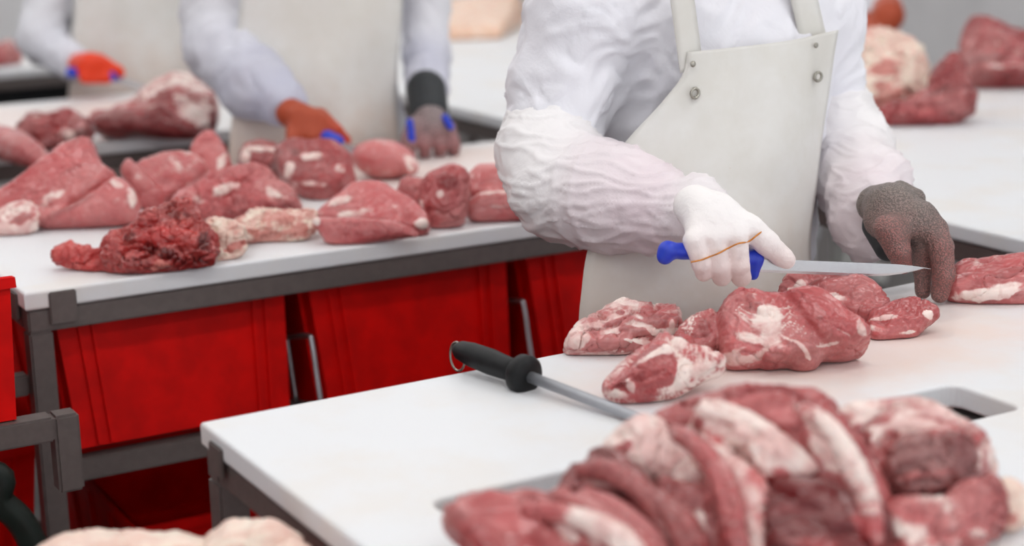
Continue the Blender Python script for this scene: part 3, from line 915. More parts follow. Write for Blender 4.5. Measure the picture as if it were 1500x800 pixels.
meat('pork_cut', 'pink pork slab with a clean cut front face at the table edge', M['pork'], [
    SL([(455, 322), (470, 304), (488, 287), (511, 275), (537, 272), (560, 272), (583, 287), (607, 300), (629, 322), (628, 337), (612, 342), (570, 333), (520, 329), (470, 327)], 350, 18, 8, 35, 0.25, 0.05),
    SL([(456, 320), (500, 321), (550, 323), (590, 329), (616, 344), (592, 347), (563, 350), (534, 356), (482, 358), (469, 340)], 357, 16, 7, 72, -0.25, 0.2)], 0.0028, 0.0025, 6, G1, facets=2, fold=0.003,
    spots=[(498, 288, 20, 7, 20, 0.95, 0.1, 4), (520, 305, 30, 7, 10, 0.7, 0.0), (458, 318, 8, 10, 0, 0.8, 0.2, 3), (622, 333, 8, 9, 0, 0.9, 0.1, 3), (590, 305, 20, 10, -20, 0.1, 0.2), (560, 295, 22, 8, -10, 0.5, 0.0)])
meat('pork_piece', 'upright reddish pork lump with bright red cut on top', M['pork'], [
    SL([(616, 275), (626, 258), (652, 244), (669, 243), (683, 252), (686, 272), (683, 311), (679, 327), (655, 333), (632, 335), (621, 310)], 335, 26, 12, 60, 0.1, 0.3, grain=70),
    SL([(578, 284), (588, 269), (609, 264), (632, 270), (636, 300), (612, 308), (595, 297)], 318, 22, 10, 50, 0.05, 0.5)], 0.0028, 0.004, 7, G1, facets=3, fold=0.006,
    spots=[(664, 262, 14, 16, 0, -0.5, 1.0, 3), (645, 276, 6, 8, 0, 0.95, 0.1), (613, 302, 8, 12, 20, 0.8, 0.3, 3), (600, 272, 14, 6, 10, -0.3, 0.8), (672, 300, 8, 22, 0, 0.3, 0.2)])
meat('pork_cut', 'pink pork slab with white fat band half behind the right sleeve', M['pork'], [
    SL([(682, 258), (700, 247), (740, 244), (800, 246), (805, 292), (740, 294), (684, 298)], 322, 22, 10, 45, 0.4, 0.0),
    SL([(681, 300), (700, 287), (745, 281), (800, 288), (805, 318), (740, 323), (690, 325)], 325, 20, 8, 65, 0.0, 0.15)], 0.0034, 0.0025, 8, G1, facets=2, fold=0.003,
    spots=[(722, 274, 44, 5, 2, 0.95, 0.0), (720, 258, 36, 6, 0, 0.2, 0.2), (735, 298, 40, 4, 4, 0.5, 0.2)])
meat('trimmed_meat', 'ragged dark bloody meat trimming at the front of the middle table', M['blood'], [
    SL([(148, 368), (168, 344), (196, 338), (212, 318), (236, 309), (256, 300), (276, 299), (291, 311), (297, 326), (322, 338), (321, 362), (306, 381), (267, 393), (239, 399), (213, 403), (173, 402), (150, 394)], 400, 32, 18, 45, 0.0, 0.45),
    SL([(78, 372), (92, 360), (115, 364), (141, 368), (170, 372), (175, 398), (127, 397), (85, 387)], 398, 15, 9, 50, 0.25, 0.1)], 0.0027, 0.009, 9, G1, fine=2.2, facets=2, fold=0.011, scale=0.55,
    spots=[(228, 335, 38, 15, 25, 0.05, 0.15, 4), (278, 348, 28, 14, -8, 0.1, 0.25, 3), (268, 310, 18, 8, 0, -0.3, 0.9), (252, 366, 48, 9, -18, -0.5, 1.0, 4), (190, 362, 16, 16, 0, -0.3, 0.3), (306, 348, 9, 22, -10, -0.5, 1.0), (215, 396, 34, 6, 0, 0.75, 0.1, 3), (232, 391, 8, 7, 0, 0.9, 0.1, 3), (182, 342, 12, 8, 0, -0.3, 1.0), (205, 385, 26, 8, -10, -0.3, 0.6), (285, 380, 24, 6, 10, -0.2, 0.4)])
meat('fat_trimming', 'flat pale fatty trimming with red edge beside the bloody meat', M['palefat'], [
    SL([(294, 350), (310, 317), (331, 324), (352, 330), (362, 357), (358, 369), (331, 376), (304, 386)], 384, 18, 10, 40, 0.75, 0.2),
    SL([(338, 330), (384, 308), (407, 306), (425, 310), (445, 304), (467, 313), (463, 336), (445, 348), (419, 350), (387, 351), (348, 360)], 357, 16, 10, 35, 0.55, 0.35)], 0.0028, 0.006, 10, G1, fine=1.8, facets=2, fold=0.007, scale=0.6,
    spots=[(395, 344, 46, 5, 6, -0.2, 0.6), (350, 350, 20, 5, 30, -0.2, 0.6), (440, 332, 14, 10, 0, -0.2, 0.5), (410, 312, 20, 4, 0, -0.1, 0.7), (320, 345, 14, 14, 0, 0.95, 0.0, 3)])

# ---- far tables
G2 = 'meat on the far tables'
meat('pork_slab', 'large red pork side with white fat cap on the far table', M['red'], [
    SL([(131, 190), (138, 165), (157, 168), (180, 157), (200, 148), (220, 130), (247, 117), (261, 103), (279, 108), (299, 126), (319, 145), (323, 160), (315, 179), (290, 204), (247, 200), (202, 193), (157, 197)], 206, 24, 12, 45, 0.62, 0.3),
    SL([(138, 189), (143, 171), (180, 165), (215, 165), (237, 157), (257, 171), (287, 183), (292, 205), (247, 201), (202, 194), (157, 198)], 207, 24, 9, 60, -0.2, 0.75)], 0.0055, 0.006, 11, G2, spots=[(240, 135, 16, 12, 20, -0.1, 0.6), (200, 162, 22, 6, 20, 0.1, 0.6), (317, 172, 6, 16, -10, -0.3, 0.9), (290, 160, 22, 20, 0, 0.9, 0.1)])
meat('pork_piece', 'lumpy red meat piece in the middle of the far table', M['red'], [
    SL([(28, 193), (42, 173), (70, 173), (100, 165), (122, 178), (138, 185), (132, 205), (90, 217), (50, 219), (30, 213)], 219, 24, 12, 45, 0.3, 0.5)], 0.0055, 0.01, 12, G2, fold=0.012, spots=[(55, 195, 14, 12, 0, -0.2, 0.6), (95, 190, 14, 12, 0, 0.8, 0.2), (122, 196, 12, 8, 0, -0.3, 1.0)])
meat('pork_piece', 'smooth pink meat strip at the left edge of the far table', M['pork'], CH_([(-60, 200, 16), (0, 210, 20), (38, 222, 18), (62, 238, 8)], [22, 24, 22, 15], [0.2, 0.3, 0.3], [0.3, 0.4, 0.5], 8), 0.006, 0.003, 13, G2, facets=3)
meat('pork_piece', 'blurred reddish meat on the furthest table at upper left', M['pork'], [
    E_(-10, 84, 12, 26, 24, 18, 0, 0.3, 0.4), E_(14, 80, 14, 18, 20, 24, 0, 0.35, 0.5)], 0.008, 0.006, 14, G2)
G3 = 'meat on the long side table'
meat('pork_ham', 'pale fatty pork leg on the side table right of the apron', M['palefat'], [
    SL([(1210, 90), (1240, 66), (1270, 48), (1295, 40), (1325, 48), (1356, 64), (1363, 85), (1357, 107), (1354, 143), (1320, 155), (1270, 166), (1210, 164)], 172, 34, 14, 50, 0.72, 0.1)], 0.006, 0.009, 15, G3, facets=6, fold=0.014, spots=[(1288, 95, 26, 16, 0, 0.35, 0.3), (1296, 120, 16, 8, 0, 0.1, 0.4), (1330, 140, 26, 7, 8, 0.4, 0.2), (1280, 158, 40, 7, 5, 0.0, 0.5)])
meat('pork_neck', 'dark red ragged meat piece in front of the pale leg on the side table', M['red'], [
    SL([(1268, 168), (1330, 152), (1358, 136), (1370, 105), (1385, 80), (1406, 84), (1414, 120), (1428, 150), (1424, 166), (1400, 180), (1360, 184), (1290, 181)], 184, 28, 12, 50, 0.1, 0.6)], 0.005, 0.010, 16, G3, fold=0.012, spots=[(1390, 98, 16, 13, 0, -0.4, 0.6), (1372, 128, 24, 6, 30, -0.4, 1.0), (1320, 170, 40, 8, 4, 0.4, 0.4), (1400, 150, 18, 16, 0, 0.2, 0.6)])
meat('pork_ribs', 'large red meat piece at the right edge of the side table', M['red'], [
    SL([(1402, 112), (1412, 85), (1408, 50), (1427, 31), (1456, 42), (1500, 60), (1580, 70), (1580, 128), (1500, 129), (1425, 129)], 130, 46, 20, 50, 0.25, 0.5)], 0.006, 0.007, 17, G3, fold=0.012, spots=[(1450, 80, 40, 6, 4, -0.4, 1.0), (1430, 55, 16, 16, 0, 0.2, 0.4), (1480, 66, 30, 14, -12, 0.5, 0.3), (1470, 112, 60, 12, 0, 0.0, 0.8), (1460, 98, 40, 5, 0, 0.6, 0.3)])
meat('pork_belly', 'peach coloured pork belly slab with skin at the end of the side table', M['peach'], [
    H_([(640, 62, 0), (735, 58, 0), (770, 36, 0), (772, 18, 16), (760, -12, 44), (660, -6, 44), (636, 10, 34), (636, 40, 20), (742, 34, 22), (690, 20, 0)], 8, 0.55, -0.2)], 0.008, 0.003, 18, G3, facets=1)
meat('pork_piece', 'small pinkish meat scrap behind the peach slab', M['pork'], [E_(800, 12, 14, 22, 20, 18, 0, 0.3, 0.3), E_(815, 30, 6, 22, 18, 8, 0, 0.1, 0.8)], 0.008, 0.006, 19, G3)

# ---- near table, the joint being boned
G4 = 'joint being cut on the near table'
meat('pork_ham', 'boned pork leg under the knife with pink muscle and white fascia', M['pork'], [
    SL([(884, 568), (896, 552), (912, 533), (931, 518), (954, 508), (965, 494), (975, 490), (991, 505), (1013, 513), (1038, 517), (1062, 529), (1058, 545), (1030, 554), (1006, 570), (986, 582), (936, 592), (912, 594), (890, 582)], 590, 32, 14, 45, 0.62, 0.2, grain=25),
    SL([(931, 522), (958, 511), (982, 519), (991, 546), (987, 569), (951, 579), (917, 582), (889, 570), (908, 552)], 592, 41, 10, 50, -0.2, 0.5, grain=25, k=1.5),
    SL([(983, 502), (998, 478), (1020, 467), (1042, 458), (1056, 480), (1052, 512), (1030, 522), (1005, 520)], 540, 34, 10, 50, 0.45, 0.45, grain=50),
    SL([(1048, 503), (1039, 475), (1051, 452), (1070, 433), (1091, 426), (1106, 424), (1129, 437), (1149, 428), (1176, 426), (1207, 433), (1231, 447), (1254, 466), (1273, 486), (1283, 496), (1277, 509), (1265, 519), (1238, 527), (1187, 529), (1141, 537), (1106, 543), (1067, 546), (1051, 526)], 545, 42, 20, 45, 0.35, 0.15, grain=-15, grow=-4),
    SL([(1045, 492), (1043, 468), (1055, 447), (1074, 432), (1093, 430), (1100, 445), (1087, 470), (1072, 496), (1056, 508)], 545, 50, 10, 45, -0.05, 0.55, grain=60, k=1.5, grow=-4),
    SL([(1132, 441), (1167, 428), (1207, 432), (1246, 462), (1282, 494), (1278, 511), (1242, 525), (1203, 523), (1178, 504), (1154, 472)], 545, 54, 12, 45, -0.05, 0.35, grain=-30, k=1.5, grow=-4),
    SL([(1118, 520), (1168, 509), (1193, 520), (1186, 530), (1141, 538), (1116, 540)], 545, 50, 8, 50, -0.05, 0.45, grain=8, k=1.5)], 0.0024, 0.0024, 21, G4, tau=0.004, soft=0.18, fine=0.8, facets=2, fold=0.005, streak=0.6,
    spots=[(916, 562, 24, 9, 15, -0.4, 0.95, -3), (950, 560, 34, 3, 28, 0.4, 0.5, -4), (950, 516, 28, 6, 30, 0.95, 0.1, 3), (975, 505, 9, 14, 0, 0.95, 0.0, 4), (905, 583, 16, 5, -10, 0.7, 0.3, 3), (925, 575, 6, 12, 20, 0.9, 0.1, 3), (965, 582, 26, 5, 10, 0.5, 0.5, 3), (1000, 540, 10, 24, 0, 0.9, 0.1, 4), (1028, 545, 20, 10, 15, 0.85, 0.2, 4),
           (1032, 474, 9, 14, 10, -0.4, 1.0), (1000, 492, 8, 16, -10, 0.9, 0.1, 4), (1018, 490, 5, 20, -20, 0.2, 0.7),
           (1105, 440, 14, 9, 0, -0.6, 1.0, 3), (1096, 428, 6, 6, 0, 0.5, 0.6, 5), (1128, 466, 18, 30, 20, 0.9, 0.0, 2), (1118, 448, 8, 6, 0, 0.8, 0.3, 4), (1120, 498, 40, 10, -22, 0.75, 0.0), (1085, 528, 38, 12, 12, 0.9, 0.0), (1110, 512, 20, 6, 20, 0.25, 0.2), (1172, 498, 34, 4, -48, 0.85, 0.0, 2), (1215, 512, 26, 3, 10, 0.6, 0.1), (1266, 488, 7, 18, 30, 0.75, 0.1, 2), (1196, 462, 5, 3, 0, -0.6, 0.9), (1240, 480, 30, 2.5, -35, 0.5, 0.2, -2)])
meat('pork_piece', 'pork flap with fatty tip behind the main leg near the knife point', M['pork'], [
    SL([(1138, 434), (1148, 413), (1159, 401), (1191, 399), (1226, 400), (1258, 408), (1292, 430), (1306, 460), (1284, 482), (1250, 475), (1207, 450)], 487, 28, 12, 40, 0.25, 0.45, grain=-15),
    SL([(1272, 470), (1300, 449), (1338, 438), (1361, 447), (1376, 460), (1358, 474), (1343, 491), (1311, 495), (1284, 500), (1270, 489)], 498, 17, 8, 35, 0.0, 0.45, grain=10)], 0.0024, 0.0026, 22, G4, tau=0.004, soft=0.18, facets=2, fold=0.005,
    spots=[(1196, 410, 14, 9, 0, -0.6, 1.0, 3), (1172, 410, 9, 8, 0, 0.8, 0.2, 4), (1240, 414, 34, 9, -14, -0.2, 0.5, 3), (1155, 425, 14, 8, 30, 0.8, 0.2, 3), (1262, 447, 28, 10, -18, -0.3, 0.55, 3), (1225, 428, 30, 6, -12, 0.75, 0.1), (1243, 430, 6, 5, 0, -0.3, 0.6), (1300, 461, 24, 5, 6, 0.95, 0.1, 4), (1367, 462, 9, 8, 0, 0.95, 0.1, 3), (1280, 478, 16, 8, -20, 0.65, 0.1), (1330, 485, 20, 3, 10, 0.7, 0.2)])
meat('pork_piece', 'fatty pork trimming with dark lean bands left of the main leg', M['pork'], [
    SL([(826, 517), (831, 500), (842, 484), (870, 468), (897, 453), (911, 444), (932, 453), (975, 453), (1003, 455), (1010, 463), (996, 475), (992, 492), (971, 498), (948, 513), (913, 521), (878, 520), (843, 520)], 520, 30, 14, 38, 0.62, 0.35, grain=8)], 0.0024, 0.0045, 23, G4, tau=0.004, soft=0.18, fine=1.4, facets=2, fold=0.008, scale=0.6,
    spots=[(968, 463, 40, 9, -4, -0.5, 0.85, 5), (893, 494, 34, 9, 10, -0.4, 0.55, 4), (918, 511, 38, 7, -4, -0.4, 0.5, 4), (944, 482, 24, 7, -12, -0.4, 0.75, 4), (905, 468, 28, 6, 25, 0.3, 0.4), (930, 494, 30, 4, -8, 0.98, 0.1, 3), (965, 490, 20, 6, -10, 0.98, 0.0, 3), (846, 505, 16, 10, 20, 0.95, 0.1, 2), (990, 478, 6, 10, 0, 0.9, 0.1, 3), (908, 450, 6, 5, 0, -0.2, 0.6, 3)])
meat('pork_piece', 'pork slice with white fat front edge at the right table edge', M['pork'], [
    SL([(1384, 433), (1393, 411), (1397, 392), (1408, 384), (1435, 386), (1476, 379), (1540, 369), (1570, 420), (1520, 448), (1452, 445), (1416, 442)], 446, 24, 12, 40, 0.3, 0.3)], 0.0026, 0.003, 24, G4, tau=0.004, soft=0.18, facets=2,
    spots=[(1445, 426, 46, 9, 3, 0.98, 0.0, 3), (1432, 401, 40, 9, 5, -0.2, 0.35, 3), (1488, 390, 24, 6, 12, -0.4, 0.75, 3), (1492, 436, 16, 6, 0, -0.2, 0.6), (1480, 412, 24, 5, 5, 0.6, 0.1)])

# ---- near table, the heap in front of the camera
G5 = 'heap of pork muscles on the near table'
def pile(name, lb, mat, lobes, seed, spots=(), amp=0.004, **kw):
    for l in lobes: l.g = 11 * mpp(l.o); l.lo -= 0.007; l.hi += 0.007; l.R *= 0.75; l.at['dk'] += 0.35 if l.at['fat'] < 0.5 else 0.0; l.at['fat'] -= 0.1 if l.at['fat'] < 0.3 else -0.05
    return meat(name, lb, M[mat], lobes, 0.004, amp, seed, G5, tau=0.008, facets=2, fold=0.005, streak=0.35, scale=1.5, groove=0.009, spots=spots, **kw)
pile('pork_strip', 'long pink pork muscle arching over the top of the front heap', 'pork', [
    SL([(955, 624), (984, 605), (1007, 595), (1060, 583), (1090, 572), (1120, 574), (1159, 579), (1196, 589), (1221, 604), (1243, 638), (1267, 680), (1287, 716), (1300, 752), (1294, 800), (1284, 870), (1225, 870), (1195, 780), (1175, 720), (1130, 660), (1060, 638), (1000, 634)], 800, 64, 34, 45, 0.2, 0.3, grain=-35)], 31,
    [(1205, 660, 14, 60, 32, 0.8, 0.1, 4), (1150, 600, 40, 14, -14, 0.5, 0.1), (1030, 600, 30, 10, 18, -0.1, 0.4), (1090, 582, 30, 8, 8, 0.4, 0.2), (1240, 720, 20, 40, 30, -0.1, 0.55), (1105, 622, 26, 12, -30, -0.3, 0.8)])
pile('pork_strip', 'white fascia covered pork strip on the left of the front heap', 'pork', [
    SL([(888, 662), (908, 641), (939, 622), (965, 628), (981, 643), (996, 667), (1026, 683), (1045, 716), (1048, 733), (1018, 740), (992, 724), (962, 702), (934, 697), (906, 682)], 800, 50, 22, 45, 0.85, 0.05, grain=-38),
    SL([(960, 700), (1000, 722), (1048, 733), (1074, 770), (1105, 830), (1115, 880), (1015, 880), (980, 790)], 830, 50, 24, 45, 0.05, 0.6, grain=-50)], 32,
    [(905, 660, 16, 12, 30, 0.2, 0.3), (1000, 710, 18, 10, -30, -0.4, 1.0), (1028, 755, 8, 26, 20, 0.8, 0.1), (1040, 725, 10, 14, 0, 0.4, 0.3), (960, 660, 26, 10, -30, 1.0, 0.0, 3)])
pile('pork_strip', 'pale pork strip with dark cut end in the middle of the front heap', 'pork', [
    SL([(1005, 612), (1040, 610), (1062, 615), (1082, 621), (1122, 642), (1162, 677), (1195, 708), (1172, 724), (1110, 718), (1086, 682), (1056, 657), (1018, 642)], 808, 76, 22, 45, 0.85, 0.05, grain=-38)], 33,
    [(1155, 716, 40, 9, -6, -0.5, 1.0, -3), (1140, 690, 18, 10, -30, 0.4, 0.2), (1015, 625, 16, 10, 0, -0.2, 0.6), (1100, 655, 30, 12, -35, 1.0, 0.0)])
pile('pork_strip', 'reddish pork muscle folded at the left of the front heap', 'red', [
    SL([(820, 730), (833, 695), (855, 676), (889, 667), (913, 679), (940, 702), (964, 735), (990, 795), (960, 806), (915, 765), (880, 742), (850, 732)], 815, 46, 20, 45, 0.15, 0.45, grain=-40)], 34,
    [(838, 700, 8, 24, -25, -0.5, 0.7), (880, 706, 34, 8, -12, 0.6, 0.1, 3), (890, 722, 36, 6, -16, -0.4, 0.95, -3), (925, 730, 8, 24, 30, 0.3, 0.4)])
pile('pork_strip', 'pink pork strip with pale top below the reddish fold', 'pork', [
    SL([(775, 748), (800, 735), (828, 725), (880, 736), (914, 755), (948, 779), (995, 830), (1005, 880), (920, 880), (850, 800)], 850, 54, 26, 45, 0.35, 0.25, grain=-35)], 35,
    [(870, 755, 40, 10, -20, 0.8, 0.1, 3), (920, 785, 26, 8, -40, 0.75, 0.1, 3), (830, 740, 20, 8, 0, 0.0, 0.35), (900, 800, 20, 10, -30, -0.3, 0.8)])
pile('pork_strip', 'flat pink pork muscle at the left end of the front heap', 'pork', [
    SL([(654, 758), (670, 745), (715, 726), (739, 735), (770, 734), (807, 740), (852, 770), (905, 815), (945, 880), (760, 880), (690, 802)], 850, 44, 26, 40, 0.15, 0.1, grain=-30)], 36,
    [(668, 752, 10, 8, 0, -0.5, 0.8), (820, 775, 14, 30, 40, 0.8, 0.1), (740, 760, 40, 16, 0, 0.1, 0.0), (790, 790, 10, 26, 35, -0.3, 0.7)])
pile('pork_strip', 'dark red pork muscle deep in the middle of the front heap', 'red', [
    SL([(1106, 716), (1190, 712), (1216, 732), (1270, 745), (1300, 762), (1290, 880), (1135, 880), (1120, 770)], 830, 58, 28, 45, -0.1, 0.9, grain=-20)], 37,
    [(1200, 790, 40, 10, -10, 0.3, 0.5), (1160, 745, 40, 12, -5, -0.5, 1.0, -4), (1265, 780, 10, 30, 10, 0.4, 0.4)])
pile('pork_strip', 'lilac pink pork strip lying low in the front heap', 'pork', [
    SL([(1032, 642), (1062, 660), (1087, 688), (1108, 715), (1130, 750), (1128, 785), (1142, 880), (1085, 880), (1068, 790), (1046, 735), (1026, 690)], 815, 62, 18, 45, 0.5, 0.15, grain=-60)], 38,
    [(1075, 720, 8, 34, 25, 0.9, 0.0, 3), (1105, 790, 9, 36, 15, 0.85, 0.1, 3), (1060, 690, 10, 18, 30, 0.1, 0.4)])
pile('pork_cut', 'thick pork cut with fat cap and dark red face right of the heap', 'red', [
    SL([(1228, 610), (1252, 602), (1294, 601), (1348, 598), (1379, 613), (1412, 631), (1434, 646), (1459, 671), (1456, 685), (1440, 698), (1416, 712), (1385, 737), (1345, 741), (1318, 735), (1300, 745), (1274, 706), (1238, 646)], 772, 52, 24, 45, 0.68, 0.25),
    SL([(1289, 682), (1314, 652), (1360, 643), (1406, 649), (1434, 671), (1431, 694), (1391, 725), (1345, 735), (1304, 729)], 775, 60, 16, 55, -0.45, 0.8, grain=8)], 39,
    [(1255, 640, 14, 24, 20, 0.2, 0.35), (1340, 618, 46, 10, -6, 0.95, 0.0, 3), (1295, 612, 24, 8, 10, 0.25, 0.4), (1284, 700, 7, 26, 15, 0.85, 0.2, 3), (1360, 690, 50, 4, 6, -0.2, 0.4), (1440, 682, 10, 12, 0, 0.8, 0.3, 3)])
pile('pork_piece', 'pale pork piece hanging at the lower right of the front heap', 'pork', [
    SL([(1294, 747), (1345, 738), (1392, 742), (1404, 776), (1397, 822), (1320, 880), (1288, 880)], 815, 42, 22, 50, 0.5, 0.35),
    SL([(1382, 737), (1414, 712), (1439, 708), (1450, 740), (1452, 770), (1434, 804), (1400, 788)], 806, 30, 14, 55, 0.2, 0.0, grain=70),
    SL([(1434, 706), (1459, 700), (1468, 740), (1464, 778), (1448, 784)], 798, 24, 10, 60, -0.1, 0.5, grain=80)], 40,
    [(1340, 775, 34, 12, 10, 0.8, 0.2), (1375, 770, 14, 12, 0, -0.4, 0.7), (1310, 800, 12, 24, 10, 0.2, 0.5), (1432, 790, 12, 8, 0, 0.6, 0.3)])
def thin(lb, pts, rad, fat, dk, seed, mat='pork'):
    q = [(x, y, 0.78 * (g_ - y) + t_) for x, y, g_, t_ in pts]
    return meat('pork_strip', lb, M[mat], CH_(q, rad, fat, dk, 10), 0.0036, 0.003, seed, G5, tau=0.008, facets=1, fold=0.003, streak=0.5, scale=1.3, groove=0.004)
thin('thin pale strip across the flat muscle at the left of the heap', [(770, 748, 850, 14), (830, 752, 850, 20), (885, 775, 850, 22), (930, 810, 850, 22), (965, 860, 850, 16)], [10, 17, 19, 18, 14], [0.3, 0.8, 0.9, 0.6], [0.3, 0.1, 0.1, 0.4], 61)
thin('thin dark red strip beside the reddish fold of the heap', [(848, 690, 815, 14), (890, 690, 815, 24), (935, 716, 815, 26), (968, 756, 815, 26), (992, 806, 830, 22)], [9, 15, 17, 18, 16], [0.0, 0.2, 0.0], [0.7, 0.5, 0.9], 62, 'red')
thin('red strip under the white fascia strip of the heap', [(935, 722, 815, 20), (975, 742, 820, 26), (1005, 778, 830, 28), (1025, 830, 840, 24)], [12, 18, 22, 20], [0.0, 0.15, 0.0], [0.8, 0.6, 0.9], 63, 'red')
thin('greyish fascia band running down the long arching muscle', [(1165, 592, 800, 30), (1210, 622, 800, 40), (1243, 672, 800, 42), (1268, 730, 800, 42), (1282, 800, 805, 34)], [8, 15, 17, 16, 13], [0.5, 0.85, 0.7, 0.3], [0.2, 0.05, 0.2, 0.5], 64)
thin('red edged strip between the two white strips of the heap', [(985, 630, 800, 34), (1020, 652, 805, 44), (1050, 690, 810, 46), (1070, 740, 815, 46), (1080, 800, 825, 36)], [9, 15, 17, 17, 14], [0.1, 0.4, 0.3, 0.1], [0.6, 0.3, 0.5, 0.8], 65)
meat('fat_trimming', 'small pale fat end at the right side of the front heap', M['palefat'], [SL([(1456, 705), (1480, 698), (1503, 725), (1503, 767), (1480, 780), (1462, 772)], 784, 24, 14, 55, 0.85, 0.1)], 0.004, 0.004, 42, G5, facets=2, spots=[(1478, 765, 12, 8, 0, -0.2, 0.6)])

# ---- fat trimmings heaped in the crate beside the near table
G6 = 'fat trimmings in the top crate'
fz = 0.70
def fatpiece(lb, px, py, z, a, b_, c, roll, seed):
    p = pz(px, py, z); s = mpp(p)
    A = rot_axes(roll)
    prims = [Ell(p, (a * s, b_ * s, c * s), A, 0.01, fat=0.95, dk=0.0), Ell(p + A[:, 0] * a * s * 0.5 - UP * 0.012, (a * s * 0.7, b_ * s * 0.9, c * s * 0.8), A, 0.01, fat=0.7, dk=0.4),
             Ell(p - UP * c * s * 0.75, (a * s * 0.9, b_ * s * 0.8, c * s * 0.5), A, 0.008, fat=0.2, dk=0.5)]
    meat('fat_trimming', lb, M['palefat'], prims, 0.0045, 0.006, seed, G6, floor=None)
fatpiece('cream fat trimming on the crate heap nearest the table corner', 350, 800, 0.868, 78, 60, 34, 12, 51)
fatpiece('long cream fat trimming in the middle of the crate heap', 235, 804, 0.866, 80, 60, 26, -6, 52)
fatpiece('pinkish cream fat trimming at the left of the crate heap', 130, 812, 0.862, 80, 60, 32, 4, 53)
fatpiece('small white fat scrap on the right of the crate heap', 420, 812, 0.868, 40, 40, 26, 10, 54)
box_pts = [(0.24, 0.56, 1.26, 1.74)]
prims = [Ell((0.40, 1.45, 0.74), (0.165, 0.235, 0.075), None, 0.02, fat=0.6, dk=0.3)] + [Ell((0.40 + 0.11 * math.sin(3 * i), 1.45 + 0.16 * math.cos(2.1 * i), 0.80), (0.05, 0.06, 0.03), None, 0.01, fat=0.8, dk=0.2) for i in range(7)] + [Ell((x_, 1.60, 0.815), (0.06, 0.07, 0.035), None, 0.01, fat=0.8, dk=0.2) for x_ in (0.30, 0.40, 0.50)]
meat('fat_trimming', 'thick layer of pale fat trimming filling the top crate', M['palefat'], prims, 0.006, 0.008, 55, G6, floor=None)

# ------------------------------------------------------------------ the sharpening steel
def lathe(name, a, b_, prof, mat, parent, n=20):
    a = Vector(a); b_ = Vector(b_); t = (b_ - a).normalized(); L = (b_ - a).length
    bm = bmesh.new()
    tube_bm(bm, [a + t * (u * L) for u, r in prof], [r for u, r in prof], n)
    o = bm_obj(name, bm, mat, None, True); world_child(o, parent); return o
g = gpt(768, 549, 22); e = gpt(985, 632, 5)
ax = (g - e) / np.linalg.norm(g - e)
steel = empty('sharpening_steel', Vector((e + g) / 2 - np.array([0, 0, 0.02])), 'sharpening steel with black handle and ring lying on the near board', 'sharpening steel')
lathe('rod', e, g + ax * 0.01, [(0, 0.003), (0.02, 0.0066), (1, 0.0072)], M['sharp'], steel)
lathe('guard', g - ax * 0.012, g + ax * 0.014, [(0, 0.010), (0.05, 0.020), (0.25, 0.0245), (0.75, 0.0245), (0.95, 0.020), (1, 0.010)], M['black'], steel, 28)
hdl = Vector(ax).normalized()
lathe('handle', g + ax * 0.008, g + ax * 0.128, [(0, 0.0135), (0.15, 0.0145), (0.45, 0.0165), (0.75, 0.0155), (0.93, 0.0125), (1, 0.008)], M['black'], steel, 16)
tp = g + ax * 0.122
rr = 0.019
bm = bmesh.new()
side = np.cross(ax, UP); side /= np.linalg.norm(side); upv = np.cross(side, ax)
rc = tp + ax * 0.004 - upv * 0.010
tube_bm(bm, [rc + (ax * math.cos(2 * math.pi * k / 28) * rr * 0.75 + upv * math.sin(2 * math.pi * k / 28) * rr) for k in range(28)], 0.0016, 8, True)
o = bm_obj('hanging_ring', bm, M['eyelet'], None, True); world_child(o, steel)

# ------------------------------------------------------------------ knives
def knife(label, butt, heel, tip, blade_h=0.021, down=None, chain=None, sub=0.0022):
    butt, heel, tip = map(np.asarray, (butt, heel, tip))
    t = empty('boning_knife', Vector(butt), label, 'knife')
    d = tip - heel; L = np.linalg.norm(d); d = d / L
    dn = np.array([0, 0, -1.0]) if down is None else np.asarray(down, float)
    dn = dn - d * (dn @ d); dn /= np.linalg.norm(dn)
    sd = np.cross(d, dn)
    bm = bmesh.new()
    N = 24; rows = []
    for i in range(N + 1):
        u = i / N
        top = -0.10 * blade_h * 0 + 0.16 * blade_h * max(0, u - 0.8) / 0.2 * 0
        bot = blade_h * (1.0 if u < 0.6 else max(0.03, 1 - ((u - 0.6) / 0.4) ** 2.2 * 0.97))
        sp = heel + d * (u * L) + dn * (0.25 * blade_h * max(0, (u - 0.75) / 0.25) ** 2)
        b0 = heel + d * (u * L) + dn * max(bot, 0.28 * blade_h * max(0, (u - 0.75) / 0.25) ** 2)
        mid = sp * 0.2 + b0 * 0.8
        th = 0.0011 * (1 - 0.6 * u)
        rows.append([bm.verts.new(sp + sd * th), bm.verts.new(mid + sd * th * 0.8), bm.verts.new(b0), bm.verts.new(mid - sd * th * 0.8), bm.verts.new(sp - sd * th)])
    for i in range(N):
        for k in range(5):
            bm.faces.new((rows[i][k], rows[i][(k + 1) % 5], rows[i + 1][(k + 1) % 5], rows[i + 1][k]))
    bm.faces.new(rows[0][::-1]); bm.faces.new(rows[-1])
    o = bm_obj('blade', bm, M['blade']); world_child(o, t)
    if chain is None:
        ax_ = (heel - butt); Lh = np.linalg.norm(ax_); ax_ = ax_ / Lh
        chain = [(butt + dn * 0.004, 0.0125), (butt + ax_ * Lh * 0.2, 0.0105), (butt + ax_ * Lh * 0.5, 0.0115), (butt + ax_ * Lh * 0.85, 0.0115), (butt + ax_ * Lh * 0.95 + dn * 0.012, 0.010)]
    prims = [Cap(chain[i][0], chain[i + 1][0], chain[i][1], chain[i + 1][1], 0.006) for i in range(len(chain) - 1)]
    v, f = solid(prims, sub, smooth=2)
    o = link('handle', np_mesh('handle', v, f), M['blue']); world_child(o, t)
    return t

